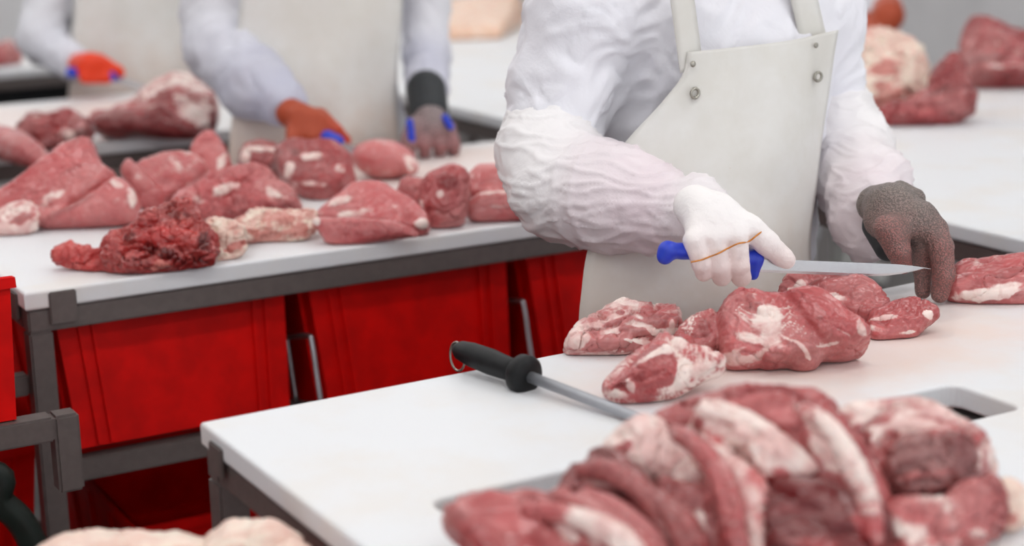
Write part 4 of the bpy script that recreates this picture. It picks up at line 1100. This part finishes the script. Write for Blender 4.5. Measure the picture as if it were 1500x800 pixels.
KY0, KY1 = 1.800, 1.735
def kp(x, y):                                # a point on the knife's own upright plane
    p0 = pY(970, 370, KY0); p1 = pY(1363, 388, KY1)
    dr = np.array([p1[0] - p0[0], p1[1] - p0[1]]); nrm = np.array([-dr[1], dr[0]])
    r = ray(x, y); t = (nrm @ p0[:2]) / (nrm @ r[:2])
    return np.array([0, 0, H]) + r * t
s = mpp(kp(1040, 375))
knife('boning knife with blue handle held over the pork leg in a white glove', kp(978, 370), kp(1112, 379), kp(1364, 389), 0.0185, None,
      [(kp(974, 376), 12 * s), (kp(978, 367), 13 * s), (kp(1000, 368), 11 * s), (kp(1035, 374), 11 * s), (kp(1075, 380), 12 * s), (kp(1104, 380), 14 * s), (kp(1103, 402), 9 * s)])

# ------------------------------------------------------------------ people
def offs(p, x=0, y=0, z=0): return np.asarray(p, float) + np.array([x, y, z])

def person(label, J, coat_mat, vox, feetY=None, tint=None, wr_amp=0.006, seed=0):
    """J: joints in world coordinates. One continuous body; clothes are its children."""
    pel, ch, nk = J['pelvis'], J['chest'], J['neck']
    fl, fr = offs(pel, 0.10, 0.02), offs(pel, -0.10, 0.0)
    kl, kr = np.array([fl[0] + 0.01, fl[1] - 0.02, 0.48]), np.array([fr[0] - 0.01, fr[1] - 0.02, 0.48])
    al, ar = np.array([fl[0] + 0.02, fl[1] + 0.02, 0.09]), np.array([fr[0] - 0.02, fr[1] + 0.02, 0.09])
    hd = offs(nk, *J.get('head', (0.0, -0.05, 0.16)))
    B = [Cap(pel, offs(ch, 0, 0, -0.05), 0.105, 0.11, 0.05), Ell(offs(ch, 0, 0.01, 0.02), (0.15, 0.095, 0.13), None, 0.05),
         Cap(offs(ch, 0, 0.02, 0.1), offs(nk, 0, 0, 0.05), 0.055, 0.05, 0.03),
         Ell(offs(hd, 0, 0.015, 0.02), (0.076, 0.095, 0.10), None, 0.02), Ell(offs(hd, 0, -0.03, -0.06), (0.055, 0.06, 0.06), None, 0.03),
         Cap(offs(hd, 0, -0.085, 0.012), offs(hd, 0, -0.104, -0.022), 0.010, 0.015, 0.012), Ell(offs(hd, 0.078, 0.015, 0.0), (0.010, 0.022, 0.034), None, 0.008), Ell(offs(hd, -0.078, 0.015, 0.0), (0.010, 0.022, 0.034), None, 0.008),
         Cap(offs(hd, -0.022, -0.083, -0.062), offs(hd, 0.022, -0.083, -0.062), 0.009, 0.009, 0.006)]
    for s_ in ('R', 'L'):
        B += [Cap(J['sh' + s_], J['el' + s_], 0.046, 0.034, 0.03), Cap(J['el' + s_], J['wr' + s_], 0.033, 0.026, 0.02)]
        B += [Cap(offs(ch, 0, 0.02, 0.08), J['sh' + s_], 0.06, 0.05, 0.04)]
    for h_, k_, a_ in ((fl, kl, al), (fr, kr, ar)):
        B += [Cap(h_, k_, 0.082, 0.055, 0.04), Cap(k_, a_, 0.055, 0.038, 0.03), Cap(offs(a_, 0, 0, -0.05), offs(a_, 0, -0.14, -0.055), 0.035, 0.03, 0.02)]
    v, f = solid(B, 0.012, 0.002, smooth=2)
    base = np.array([pel[0], pel[1], 0.0])
    body = link('person', np_mesh('person', v - base, f), M['skin']); body.location = base
    tag(body, label, 'person')
    def child(name, prims, vx, mat, sm=1, fl_=None, disp=None, tintf=None, cuts=()):
        v, f = solid(prims, vx, fl_, cuts, sm)
        at = {}
        tv = np.clip(tintf(v), 0, 1) if tintf is not None else blend(prims, v, 'tint', 0.012)
        if disp is not None:
            n = vnormals(v, f); v = v + n * disp(v)[:, None]
        o = link(name, np_mesh(name, v - base, f, {'tint': tv}), mat); o.parent = body
        return o
    # trousers, boots, cap, eyes
    T = []; 
    for h_, k_, a_ in ((fl, kl, al), (fr, kr, ar)): T += [Cap(h_, k_, 0.098, 0.078, 0.04), Cap(k_, offs(a_, 0, 0, 0.12), 0.078, 0.07, 0.03)]
    T += [Cap(offs(pel, -0.04), offs(pel, 0.04), 0.125, 0.125, 0.05)]
    child('trousers', T, 0.014, M['trouser'])
    for a_ in (al, ar): child('boot', [Cap(offs(a_, 0, 0, 0.24), offs(a_, 0, 0, -0.02), 0.066, 0.052, 0.02), Cap(offs(a_, 0, 0.01, -0.045), offs(a_, 0, -0.16, -0.05), 0.046, 0.042, 0.03)], 0.010, M['boot'], 1, 0.0)
    child('cap', [Ell(offs(hd, 0, 0.02, 0.035), (0.084, 0.104, 0.098), None, 0.02)], 0.009, M['coat'], 1, None, None, None, (((hd[0], hd[1], hd[2] + 0.03), (0, -0.25, -1)),))
    for sx in (-0.032, 0.032): child('eye', [Ell(offs(hd, sx, -0.083, 0.012), (0.012, 0.008, 0.008))], 0.003, M['eye'])
    # coat with sleeves
    Cc = [Ell(offs(ch, 0, 0.02, 0.03), (0.19, 0.125, 0.17), None, 0.06), Cap(offs(pel, -0.035, 0, 0.02), offs(ch, -0.03, 0, -0.05), 0.135, 0.135, 0.06), Cap(offs(pel, 0.035, 0, 0.02), offs(ch, 0.03, 0, -0.05), 0.135, 0.135, 0.06),
          Cap(offs(pel, -0.04, 0.01, -0.25), offs(pel, -0.03, 0.0, 0.02), 0.138, 0.128, 0.06), Cap(offs(pel, 0.04, 0.01, -0.25), offs(pel, 0.03, 0.0, 0.02), 0.138, 0.128, 0.06), Cap(offs(ch, 0, 0.02, 0.10), offs(nk, 0, 0.01, 0.0), 0.085, 0.07, 0.04)]
    for s_ in ('R', 'L'):
        Cc += [Cap(offs(ch, (-0.08 if s_ == 'R' else 0.08), 0.02, 0.09), J['sh' + s_], 0.085, J.get('rs', 0.082), 0.05)]
        Cc += J['sleeve' + s_]
    dirA = np.array([1.0, 1.0, 0.45])
    def wr(v):
        w = fbm(v * 7 + seed, 2)[:, None] * 0.35
        q = v * np.array([9, 9, 15]) + w * 3 + seed
        r1 = ridge(q)
        q2 = (v @ np.array([[0.8, 0.3, -0.5], [-0.3, 0.9, 0.2], [0.5, 0.1, 0.85]])) * np.array([10, 10, 26]) + w * 4 + seed + 9
        r2 = ridge(q2)
        return wr_amp * (1.1 * (r1 - 0.55) * (r1 > 0.0) + 0.9 * (r2 - 0.55) + 0.5 * fbm(v * 20 + seed, 2))
    child('coat', Cc, vox, coat_mat, 1, None, wr, tint)
    return body, base, child

def sheet(name, rows, mat, body, base, n=22, th=0.0022, tint=None, wave=0.003, seed=0):
    """rows: list of (left, mid, right) world points, top to bottom."""
    rows = [tuple(np.asarray(q, float) for q in r) for r in rows]
    L = spline([r[0] for r in rows], 5); Mi = spline([r[1] for r in rows], 5); Rr = spline([r[2] for r in rows], 5)
    V = []
    for a, b_, c in zip(L, Mi, Rr):
        for k in range(n + 1):
            t = k / n
            V.append(a * (1 - t) * (1 - 2 * t) + b_ * 4 * t * (1 - t) + c * t * (2 * t - 1))
    V = np.array(V); m_ = len(L)
    V[:, 1] += wave * fbm(V * np.array([9, 3, 3.5]) + seed, 2)
    fs = [(i * (n + 1) + k, i * (n + 1) + k + 1, (i + 1) * (n + 1) + k + 1, (i + 1) * (n + 1) + k) for i in range(m_ - 1) for k in range(n)]
    f = np.array(fs)
    nn = vnormals(V, f)
    if nn[:, 1].mean() > 0: nn = -nn
    N = len(V)
    V2 = np.concatenate([V, V - nn * th])
    side = []
    bd = [k for k in range(n + 1)] + [i * (n + 1) + n for i in range(1, m_)] + [(m_ - 1) * (n + 1) + k for k in range(n - 1, -1, -1)] + [i * (n + 1) for i in range(m_ - 2, 0, -1)]
    for i in range(len(bd)):
        a, b_ = bd[i], bd[(i + 1) % len(bd)]; side.append((a, b_, b_ + N, a + N))
    f2 = np.concatenate([f, f[:, ::-1] + N, np.array(side)])
    tv = np.zeros(len(V2)) if tint is None else np.clip(tint(V2), 0, 1)
    me = np_mesh(name, V2 - base, f2, {'tint': tv})
    bm = bmesh.new(); bm.from_mesh(me); bmesh.ops.recalc_face_normals(bm, faces=bm.faces[:]); bm.to_mesh(me); bm.free()
    o = link(name, me, mat); o.parent = body
    return o

# ================================================================== the worker at the near table
J = dict(pelvis=np.array([1.615, 2.20, 0.93]), chest=np.array([1.625, 2.165, 1.24]), neck=np.array([1.60, 2.14, 1.42]))
J['shR'] = pY(855, 18, 2.17); J['elR'] = pY(808, 250, 2.17); J['wrR'] = pY(1008, 312, 1.90)
J['shL'] = pY(1190, 22, 2.20); J['elL'] = pY(1225, 190, 2.20); J['wrL'] = pY(1288, 312, 1.90)
def arm_pts(a, b_, t): return np.asarray(a) * (1 - t) + np.asarray(b_) * t
J['sleeveR'] = [Cap(J['shR'], pY(822, 130, 2.18), 0.080, 0.076, 0.03), Cap(pY(822, 130, 2.18), pY(805, 215, 2.16), 0.076, 0.066, 0.03), Cap(pY(805, 215, 2.16), pY(860, 290, 2.08), 0.058, 0.050, 0.03), Cap(pY(905, 100, 2.22), pY(912, 280, 2.22), 0.075, 0.075, 0.05)]
J['sleeveL'] = [Cap(J['shL'], pY(1205, 110, 2.21), 0.078, 0.062, 0.03), Cap(pY(1205, 110, 2.21), J['elL'], 0.062, 0.058, 0.03), Cap(J['elL'], pY(1265, 270, 2.03), 0.052, 0.040, 0.03)]
bodyA, baseA, childA = person('worker in white coat and long apron cutting meat with a knife', J, M['coat'], 0.0055, wr_amp=0.0050, seed=3.0)

def crinkle(seed, amp, axis):
    axis = np.asarray(axis, float); axis /= np.linalg.norm(axis)
    def fn(v):
        al = (v @ axis)[:, None] * axis
        pr = v - al
        w = fbm(v * 9 + seed, 2)[:, None]
        q = pr * 10 + al * 26 + w * 0.8 + seed
        q2 = v * 30 + w + seed * 2
        q3 = pr * 16 + al * 7 + w * 0.6 + seed * 3 + v[:, 2:3] * 30
        return amp * (1.0 * (ridge(q) - 0.55) + 1.0 * sstep(ridge(q3), 0.6, 1.0) + 0.35 * (ridge(q2) - 0.5) + 0.15 * fbm(v * 55 + seed, 2))
    return fn
eR, wR = pY(800, 240, 2.14), pY(1000, 305, 1.90)
pr_R = [Cap(pY(806, 196, 2.165), pY(802, 222, 2.15), 0.066, 0.070, 0.02, tint=0.05), Cap(pY(802, 222, 2.15), pY(826, 272, 2.09), 0.070, 0.074, 0.03, tint=0.05),
        Cap(pY(826, 272, 2.09), pY(890, 288, 2.02), 0.074, 0.073, 0.03, tint=0.1), Cap(pY(890, 288, 2.02), pY(955, 304, 1.955), 0.073, 0.062, 0.03, tint=0.85),
        Cap(pY(955, 304, 1.955), pY(1003, 312, 1.905), 0.060, 0.040, 0.02, tint=0.35), Cap(pY(1003, 312, 1.905), pY(1022, 300, 1.89), 0.043, 0.041, 0.012, tint=0.2)]
childA('plastic_sleeve', pr_R, 0.0042, M['plastic'], 1, None, crinkle(5.0, 0.0030, wR - eR))
eL, wL = pY(1235, 195, 2.18), pY(1285, 310, 1.90)
pr_L = [Cap(pY(1222, 165, 2.20), pY(1238, 215, 2.13), 0.066, 0.069, 0.02, tint=0.05), Cap(pY(1238, 215, 2.13), pY(1262, 270, 2.02), 0.069, 0.069, 0.03, tint=0.1), Cap(pY(1262, 270, 2.02), pY(1276, 306, 1.945), 0.064, 0.058, 0.02, tint=0.5),
        Cap(pY(1262, 330, 1.96), pY(1272, 352, 1.94), 0.045, 0.036, 0.03, tint=0.4), Cap(pY(1280, 262, 2.0), pY(1306, 256, 1.97), 0.035, 0.026, 0.03, tint=0.5)]
childA('plastic_sleeve', pr_L, 0.0042, M['plastic'], 1, None, crinkle(8.0, 0.0032, wL - eL))

# ---- right hand closed round the knife handle
def hp(x, y, dy): return kp(x, y) + np.array([0.0, dy, 0.0]) * 1.0
def hq(x, y, off):                            # off: metres nearer to (-) or further from (+) the camera than the knife
    p = kp(x, y); r = ray(x, y); return p + r * off
s = mpp(kp(1060, 360))
HR = [Cap(hq(1018, 302, 0.045), hq(1040, 322, 0.020), 32 * s, 33 * s, 0.015, tint=0.0), Cap(hq(1030, 312, 0.028), hq(1022, 345, -0.006), 30 * s, 19 * s, 0.012, tint=0.1),
      Cap(hq(1040, 318, 0.022), hq(1050, 345, -0.010), 32 * s, 20 * s, 0.012, tint=0.05), Cap(hq(1048, 316, 0.022), hq(1076, 340, -0.010), 30 * s, 20 * s, 0.012, tint=0.0), Cap(hq(1055, 312, 0.026), hq(1096, 335, -0.004), 26 * s, 20 * s, 0.012, tint=0.0)]
fk = 0.0035
for (x0, y0, x1, y1, x2, y2, r0, r1) in ((1016, 352, 1027, 386, 1031, 400, 16, 13.5), (1047, 350, 1053, 390, 1057, 405, 17, 15), (1078, 345, 1082, 388, 1086, 406, 18, 15.5)):
    HR += [Cap(hq(x0, y0, -0.014), hq(x1, y1, -0.017), r0 * s, r1 * s, fk, tint=0.15), Cap(hq(x1, y1, -0.017), hq(x2, y2, -0.008), r1 * s, (r1 - 1) * s, fk, tint=0.55), Cap(hq(x2, y2, -0.008), hq(x2 + 3, y2 - 8, 0.016), (r1 - 2) * s, (r1 - 4) * s, fk, tint=0.6)]
HR += [Cap(hq(1100, 335, -0.008), hq(1122, 355, -0.012), 20 * s, 18 * s, 0.006, tint=0.05), Cap(hq(1122, 355, -0.012), hq(1145, 376, -0.009), 18 * s, 15.5 * s, 0.005, tint=0.15), Cap(hq(1145, 376, -0.009), hq(1152, 381, -0.008), 15 * s, 13.5 * s, 0.004, tint=0.5),
       Cap(hq(1050, 330, 0.035), hq(1085, 358, 0.030), 18 * s, 14 * s, 0.008, tint=0.1), Cap(hq(1085, 358, 0.030), hq(1118, 372, 0.022), 14 * s, 11 * s, 0.006, tint=0.2)]
def gl(v): return 0.0008 * (ridge(v * 40 + 3) - 0.5) + 0.0003 * fbm(v * 120, 2)
gR = childA('glove', HR, 0.0020, M['glove'], 1, None, gl)
gR['label'] = 'white cotton glove closed round the blue knife handle'
bm = bmesh.new()
bp = [(1012, 384, -0.030), (1027, 381, -0.0335), (1040, 376, -0.024), (1053, 371, -0.035), (1066, 364, -0.026), (1081, 357, -0.037), (1096, 354, -0.024), (1106, 347, -0.030), (1117, 338, -0.022)]
tube_bm(bm, spline([hq(q[0], q[1], q[2] - 0.004) - baseA for q in bp], 5), 0.0011, 6)
o = bm_obj('finger_thread', bm, M['band'], bodyA, True)

# ---- left hand in the steel mesh glove, fingertips on the board
LY = 1.79
def lq(x, y, dy=0.0): return pY(x, y, LY + dy)
s = mpp(lq(1330, 320))
HL = [Cap(lq(1284, 300, 0.09), lq(1310, 300, 0.04), 30 * s, 32 * s, 0.012, tint=0.05), Cap(lq(1300, 305, 0.05), lq(1345, 322, 0.0), 33 * s, 28 * s, 0.014, tint=0.05), Cap(lq(1292, 325, 0.05), lq(1312, 340, 0.0), 26 * s, 24 * s, 0.012, tint=0.35),
      Cap(lq(1345, 322, 0.0), lq(1368, 340, -0.015), 27 * s, 21 * s, 0.010, tint=0.1),
      # index finger down to the board
      Cap(lq(1366, 336, -0.015), lq(1378, 362, -0.03), 21 * s, 18.5 * s, 0.006, tint=0.3), Cap(lq(1378, 362, -0.03), lq(1383, 402, -0.035), 18 * s, 16.5 * s, 0.005, tint=0.95), Cap(lq(1383, 402, -0.035), lq(1377, 430, -0.028), 16 * s, 14 * s, 0.005, tint=0.5),
      # middle finger behind it
      Cap(lq(1352, 350, 0.0), lq(1352, 390, 0.01), 19 * s, 16 * s, 0.005, tint=0.2), Cap(lq(1352, 390, 0.01), lq(1352, 426, 0.005), 15 * s, 12 * s, 0.004, tint=0.4),
      # thumb
      Cap(lq(1300, 335, 0.0), lq(1316, 366, -0.01), 21 * s, 18 * s, 0.007, tint=0.5), Cap(lq(1316, 366, -0.01), lq(1322, 388, -0.004), 17.5 * s, 14 * s, 0.005, tint=0.95),
      # ring and little finger curled back
      Cap(lq(1318, 282, 0.06), lq(1340, 292, 0.03), 18 * s, 16 * s, 0.006, tint=0.05), Cap(lq(1340, 292, 0.03), lq(1346, 306, 0.025), 14 * s, 11 * s, 0.004, tint=0.1), Cap(lq(1330, 300, 0.05), lq(1362, 322, 0.03), 17 * s, 14 * s, 0.006, tint=0.1), Cap(lq(1362, 322, 0.03), lq(1366, 350, 0.04), 14 * s, 12 * s, 0.004, tint=0.2)]
gL = childA('glove', HL, 0.0020, M['mail'], 1, TOP + 0.001, lambda v: 0.0008 * fbm(v * 90, 2))
gL['label'] = 'grey steel mesh glove stained red at the fingers'
HC = [Cap(lq(1292, 330, 0.06), lq(1302, 362, 0.03), 30 * s, 22 * s, 0.01)]
childA('glove_cuff', HC, 0.004, M['cuff'])

# ---- apron
def arow(l, lY, r, rY, mY, sag=0.5):
    if mY < 2.1: lY -= 0.006; rY -= 0.014; mY -= 0.008
    a = pY(l[0], l[1], lY); c = pY(r[0], r[1], rY)
    b_ = (a * (1 - sag) + c * sag); b_[1] = mY
    return (a, b_, c)
AR = [arow((1008, 76), 2.035, (1228, 44), 2.05, 2.012), arow((1000, 112), 2.035, (1222, 80), 2.05, 2.006), arow((968, 152), 2.045, (1215, 130), 2.055, 1.998),
      arow((905, 224), 2.07, (1206, 200), 2.05, 1.985), arow((880, 300), 2.06, (1197, 272), 2.03, 1.975), arow((858, 372), 2.03, (1188, 340), 2.00, 1.955), arow((850, 430), 2.02, (1188, 392), 1.99, 1.945), arow((846, 482), 2.02, (1190, 450), 1.99, 1.94)]
a, b_, c = AR[-1]
for dz in (0.15, 0.32, 0.5): AR.append((a + np.array([0, 0.01, -dz]), b_ + np.array([0, 0.01, -dz]), c + np.array([0, 0.01, -dz])))
def apt(v): return np.clip((1.06 - v[:, 2]) / 0.2, 0, 1) * 0.3
sheet('apron', AR, M['apron'], bodyA, baseA, 30, tint=apt, wave=0.006, seed=2)
def strap(top, bot, w, Yt, Yb):
    n = 8; rows = []
    for k in range(n + 1):
        t = k / n; x = top[0] * (1 - t) + bot[0] * t; y = top[1] * (1 - t) + bot[1] * t; Y = Yt * (1 - t) + Yb * t
        a = pY(x - w / 2, y + 3, Y); c = pY(x + w / 2, y - 3, Y); rows.append((a, (a + c) / 2 + np.array([0, -0.002, 0]), c))
    sheet('apron_strap', rows[::2], M['apron'], bodyA, baseA, 4, wave=0.0)
strap((988, -90), (1014, 104), 34, 2.042, 2.034); strap((1158, -90), (1195, 70), 38, 2.046, 2.036)
def apron_Y(px, py):                          # the sheet in front of a sight line
    best = None
    for r0, r1 in zip(AR[:-1], AR[1:]):
        for t in np.linspace(0, 1, 9):
            a, b_, c = [r0[i] * (1 - t) + r1[i] * t for i in range(3)]
            for u in np.linspace(0, 1, 41):
                p = a * (1 - u) * (1 - 2 * u) + b_ * 4 * u * (1 - u) + c * u * (2 * u - 1)
                q = RM.T @ (p - np.array([0, 0, H])); e_ = (750 + F * q[0] / -q[2] - px) ** 2 + (400 - F * q[1] / -q[2] - py) ** 2
                if best is None or e_ < best[0]: best = (e_, p)
    return best[1]
def stud(px, py, r, hole):
    p = apron_Y(px, py) + np.array([0, -0.006, 0])
    bm = bmesh.new()
    if hole:
        tube_bm(bm, [p - baseA + np.array([math.cos(a) * r, 0, math.sin(a) * r]) for a in np.linspace(0, 2 * math.pi, 24, endpoint=False)], r * 0.34, 8, True)
        o = bm_obj('eyelet', bm, M['eyelet'], bodyA, True)
    else:
        bmesh.ops.create_uvsphere(bm, u_segments=16, v_segments=8, radius=r)
        for v_ in bm.verts: v_.co = Vector((v_.co.x, v_.co.y * 0.5, v_.co.z)) + Vector(p - baseA)
        o = bm_obj('rivet', bm, M['eyelet'], bodyA, True)
for q in ((1013, 95, 0.0047, 0), (1016, 138, 0.0068, 1), (1192, 66, 0.0043, 0), (1195, 109, 0.0066, 1)): stud(*q)

# ================================================================== second worker, behind the middle table
J = dict(pelvis=np.array([1.62, 3.70, 0.92]), chest=np.array([1.56, 3.68, 1.26]), neck=np.array([1.55, 3.64, 1.45]))
J['shR'] = pY(345, -60, 3.70); J['elR'] = pY(318, 70, 3.66); J['wrR'] = pY(420, 158, 3.42)
J['shL'] = pY(610, -70, 3.72); J['elL'] = pY(622, 45, 3.70); J['wrL'] = pY(625, 145, 3.46)
J['sleeveR'] = [Cap(J['shR'], pY(318, 10, 3.70), 0.085, 0.075, 0.04), Cap(pY(318, 10, 3.70), pY(322, 70, 3.64), 0.075, 0.072, 0.04), Cap(pY(322, 70, 3.64), pY(372, 122, 3.52), 0.080, 0.074, 0.03, tint=0.3), Cap(pY(372, 122, 3.52), pY(412, 152, 3.44), 0.072, 0.054, 0.03, tint=0.7)]
J['sleeveL'] = [Cap(J['shL'], pY(622, 10, 3.72), 0.078, 0.058, 0.04), Cap(pY(622, 10, 3.72), pY(625, 80, 3.66), 0.056, 0.053, 0.03), Cap(pY(625, 80, 3.66), pY(626, 128, 3.50), 0.053, 0.050, 0.03, tint=0.5)]
bodyB, baseB, childB = person('worker in pale coat and cream apron behind the middle table', J, M['coat2'], 0.010, wr_amp=0.006, seed=21.0, tint=None)
AR = [arow((356, -40), 3.555, (592, -40), 3.57, 3.53), arow((350, 30), 3.56, (590, 20), 3.57, 3.52), arow((345, 95), 3.56, (584, 90), 3.56, 3.51), arow((340, 170), 3.54, (582, 150), 3.54, 3.50), arow((335, 235), 3.53, (585, 215), 3.52, 3.49)]
a, b_, c = AR[-1]
for dz in (0.15, 0.32, 0.5): AR.append((a + np.array([0, 0.0, -dz]), b_ + np.array([0, 0.0, -dz]), c + np.array([0, 0.0, -dz])))
sheet('apron', AR, M['apron'], bodyB, baseB, 20, tint=lambda v: np.clip((1.1 - v[:, 2]) / 0.2, 0, 1) * 0.5, wave=0.012, seed=7)
def bq(x, y, dy=0.0): return pY(x, y, 3.34 + dy)
s = mpp(bq(450, 185))
GB = [Cap(bq(425, 165, 0.05), bq(448, 178, 0.02), 22 * s, 24 * s, 0.012), Cap(bq(440, 175, 0.02), bq(438, 196, 0.0), 22 * s, 14 * s, 0.008), Cap(bq(452, 178, 0.01), bq(455, 200, -0.02), 18 * s, 11 * s, 0.006), Cap(bq(462, 176, 0.0), bq(470, 198, -0.02), 16 * s, 10.5 * s, 0.006),
      Cap(bq(468, 172, 0.01), bq(492, 192, -0.02), 15 * s, 11 * s, 0.006), Cap(bq(492, 192, -0.02), bq(506, 206, -0.02), 10.5 * s, 9 * s, 0.005, tint=0.8), Cap(bq(430, 190, 0.01), bq(428, 204, -0.01), 12 * s, 10 * s, 0.005), Cap(bq(455, 200, -0.02), bq(452, 208, 0.02), 10 * s, 9 * s, 0.004), Cap(bq(470, 198, -0.02), bq(466, 206, 0.02), 10 * s, 9 * s, 0.004)]
childB('glove', GB, 0.0045, M['brownglove'])
GB2 = [Cap(bq(628, 165, 0.05), bq(632, 190, 0.0), 26 * s, 27 * s, 0.012, tint=0.05)]
for x0, x1 in ((606, 600), (622, 622), (640, 644), (656, 664)): GB2 += [Cap(bq(x0, 188, 0.0), bq(x1, 212, -0.03), 13 * s, 11 * s, 0.005, tint=0.5), Cap(bq(x1, 212, -0.03), bq(x1, 228, -0.02), 11 * s, 9 * s, 0.004, tint=1.0)]
GB2 += [Cap(bq(605, 180, 0.0), bq(594, 205, -0.02), 11 * s, 9 * s, 0.005, tint=0.2)]
childB('glove', GB2, 0.0045, M['greyglove'], 1, TOP + 0.001)
childB('glove_cuff', [Cap(bq(624, 132, 0.10), bq(628, 165, 0.05), 32 * s, 31 * s, 0.01)], 0.006, M['cuff'])
for x0, y0, x1, y1 in ((600, 178, 603, 205), (652, 172, 660, 186)):
    childB('glove_strap', [Cap(bq(x0, y0, -0.028), bq(x1, y1, -0.038), 6 * s, 6 * s, 0.004)], 0.004, M['blue'])
knife('knife with blue handle in the red-brown glove of the second worker', bq(436, 198, -0.02), bq(502, 208, -0.06), bq(560, 226, -0.12), 0.02, None, [(bq(440, 192, 0.02), 0.010), (bq(462, 196, 0.0), 0.011), (bq(480, 202, -0.035), 0.015), (bq(494, 208, -0.045), 0.016)], 0.004)

# ================================================================== third worker, behind the far table
J = dict(pelvis=np.array([1.63, 5.16, 0.92]), chest=np.array([1.61, 5.12, 1.24]), neck=np.array([1.60, 5.08, 1.43]))
J['shR'] = pY(105, -85, 5.14); J['elR'] = pY(62, 60, 5.10); J['wrR'] = pY(118, 98, 4.88)
J['shL'] = pY(290, -90, 5.14); J['elL'] = pY(360, 10, 5.12); J['wrL'] = pY(400, 105, 4.88)
J['sleeveR'] = [Cap(J['shR'], pY(78, -10, 5.14), 0.085, 0.072, 0.04), Cap(pY(78, -10, 5.14), pY(62, 58, 5.08), 0.072, 0.070, 0.04), Cap(pY(62, 58, 5.08), pY(105, 92, 4.92), 0.066, 0.052, 0.03, tint=0.2)]
J['sleeveL'] = [Cap(J['shL'], J['elL'], 0.08, 0.062, 0.04), Cap(J['elL'], J['wrL'], 0.06, 0.045, 0.03)]
bodyC, baseC, childC = person('worker in white coat with orange glove behind the far table', J, M['coat2'], 0.012, wr_amp=0.006, seed=41.0)
AR = [arow((112, -30), 4.97, (278, -30), 4.98, 4.94), arow((108, 40), 4.97, (282, 40), 4.98, 4.93), arow((104, 100), 4.96, (284, 100), 4.96, 4.92), arow((100, 155), 4.95, (286, 150), 4.95, 4.91)]
a, b_, c = AR[-1]
for dz in (0.15, 0.32, 0.5): AR.append((a + np.array([0, 0, -dz]), b_ + np.array([0, 0, -dz]), c + np.array([0, 0, -dz])))
sheet('apron', AR, M['apron'], bodyC, baseC, 18, tint=lambda v: np.clip((1.1 - v[:, 2]) / 0.2, 0, 1) * 0.4, wave=0.012, seed=9)
def cq(x, y, dy=0.0): return pY(x, y, 4.78 + dy)
s = mpp(cq(140, 98))
GC = [Cap(cq(118, 95, 0.06), cq(132, 98, 0.0), 18 * s, 22 * s, 0.01)] + [q for x in (122, 133, 144, 153) for q in (Cap(cq(x, 98, 0.0), cq(x + 3, 114, -0.03), 11 * s, 9 * s, 0.006, tint=0.3), Cap(cq(x + 3, 114, -0.03), cq(x + 2, 108, 0.02), 8 * s, 8 * s, 0.004))] + [Cap(cq(145, 90, 0.0), cq(174, 104, -0.03), 12 * s, 8 * s, 0.006), Cap(cq(174, 104, -0.03), cq(178, 108, -0.03), 8 * s, 6 * s, 0.004)]
childC('glove', GC, 0.005, M['orange'])
childC('glove', [Cap(pY(400, 108, 4.87), pY(402, 124, 4.80), 0.042, 0.04, 0.01)] + [Cap(pY(390 + 8 * k, 124, 4.80), pY(390 + 8 * k, 140, 4.74), 0.013, 0.010, 0.004) for k in range(4)] + [Cap(pY(386, 118, 4.80), pY(380, 132, 4.76), 0.013, 0.010, 0.004)], 0.006, M['orange'])
knife('knife with blue handle in the orange glove of the furthest left worker', cq(103, 104, 0.01), cq(168, 110, -0.02), cq(225, 128, -0.12), 0.02, None, [(cq(104, 106, 0.0), 0.015), (cq(120, 106, 0.0), 0.011), (cq(150, 106, -0.01), 0.012), (cq(163, 112, -0.03), 0.016)], 0.004)

# ================================================================== fourth worker, beyond the side table
def pX(x, y, X):
    r = ray(x, y); return np.array([0, 0, H]) + r * (X / r[0])
q0 = pX(1215, 0, 3.98)
J = dict(pelvis=np.array([4.0, q0[1], 0.92]), chest=np.array([3.97, q0[1], 1.24]), neck=np.array([3.95, q0[1] - 0.02, 1.43]))
J['shR'] = np.array([3.94, q0[1] + 0.17, 1.36]); J['elR'] = np.array([3.82, q0[1] + 0.2, 1.14]); J['wrR'] = np.array([3.60, q0[1] + 0.12, 1.0])
J['shL'] = np.array([3.94, q0[1] - 0.17, 1.36]); J['elL'] = pX(1262, -10, 3.86); J['wrL'] = pX(1300, 10, 3.64)
J['sleeveR'] = [Cap(J['shR'], J['elR'], 0.085, 0.07, 0.04), Cap(J['elR'], J['wrR'], 0.066, 0.05, 0.03)]
J['sleeveL'] = [Cap(J['shL'], J['elL'], 0.085, 0.07, 0.04), Cap(J['elL'], J['wrL'], 0.066, 0.05, 0.03)]
bodyD, baseD, childD = person('far worker in white coat and red glove beyond the side table', J, M['coat2'], 0.014, wr_amp=0.006, seed=61.0)
s = 0.0016
GD = [Cap(J['wrR'], offs(J['wrR'], -0.06, -0.02, -0.02), 0.036, 0.04, 0.01)] + [q for k in range(4) for q in (Cap(offs(J['wrR'], -0.07, -0.05 + 0.022 * k, -0.02), offs(J['wrR'], -0.11, -0.06 + 0.022 * k, -0.06), 0.013, 0.011, 0.005),)] + [Cap(offs(J['wrR'], -0.05, -0.05, -0.02), offs(J['wrR'], -0.07, -0.08, -0.06), 0.013, 0.011, 0.005)]
childD('glove', GD, 0.006, M['brownglove'])
childD('glove', [Cap(J['wrL'], offs(J['wrL'], -0.05, -0.06, -0.02), 0.046, 0.05, 0.01)] + [Cap(offs(J['wrL'], -0.07, -0.06 + 0.022 * k, -0.02), offs(J['wrL'], -0.11, -0.07 + 0.022 * k, -0.06), 0.013, 0.011, 0.005) for k in range(4)] + [Cap(offs(J['wrL'], -0.05, -0.06, -0.02), offs(J['wrL'], -0.07, -0.09, -0.06), 0.013, 0.011, 0.005)], 0.006, M['brownglove'])
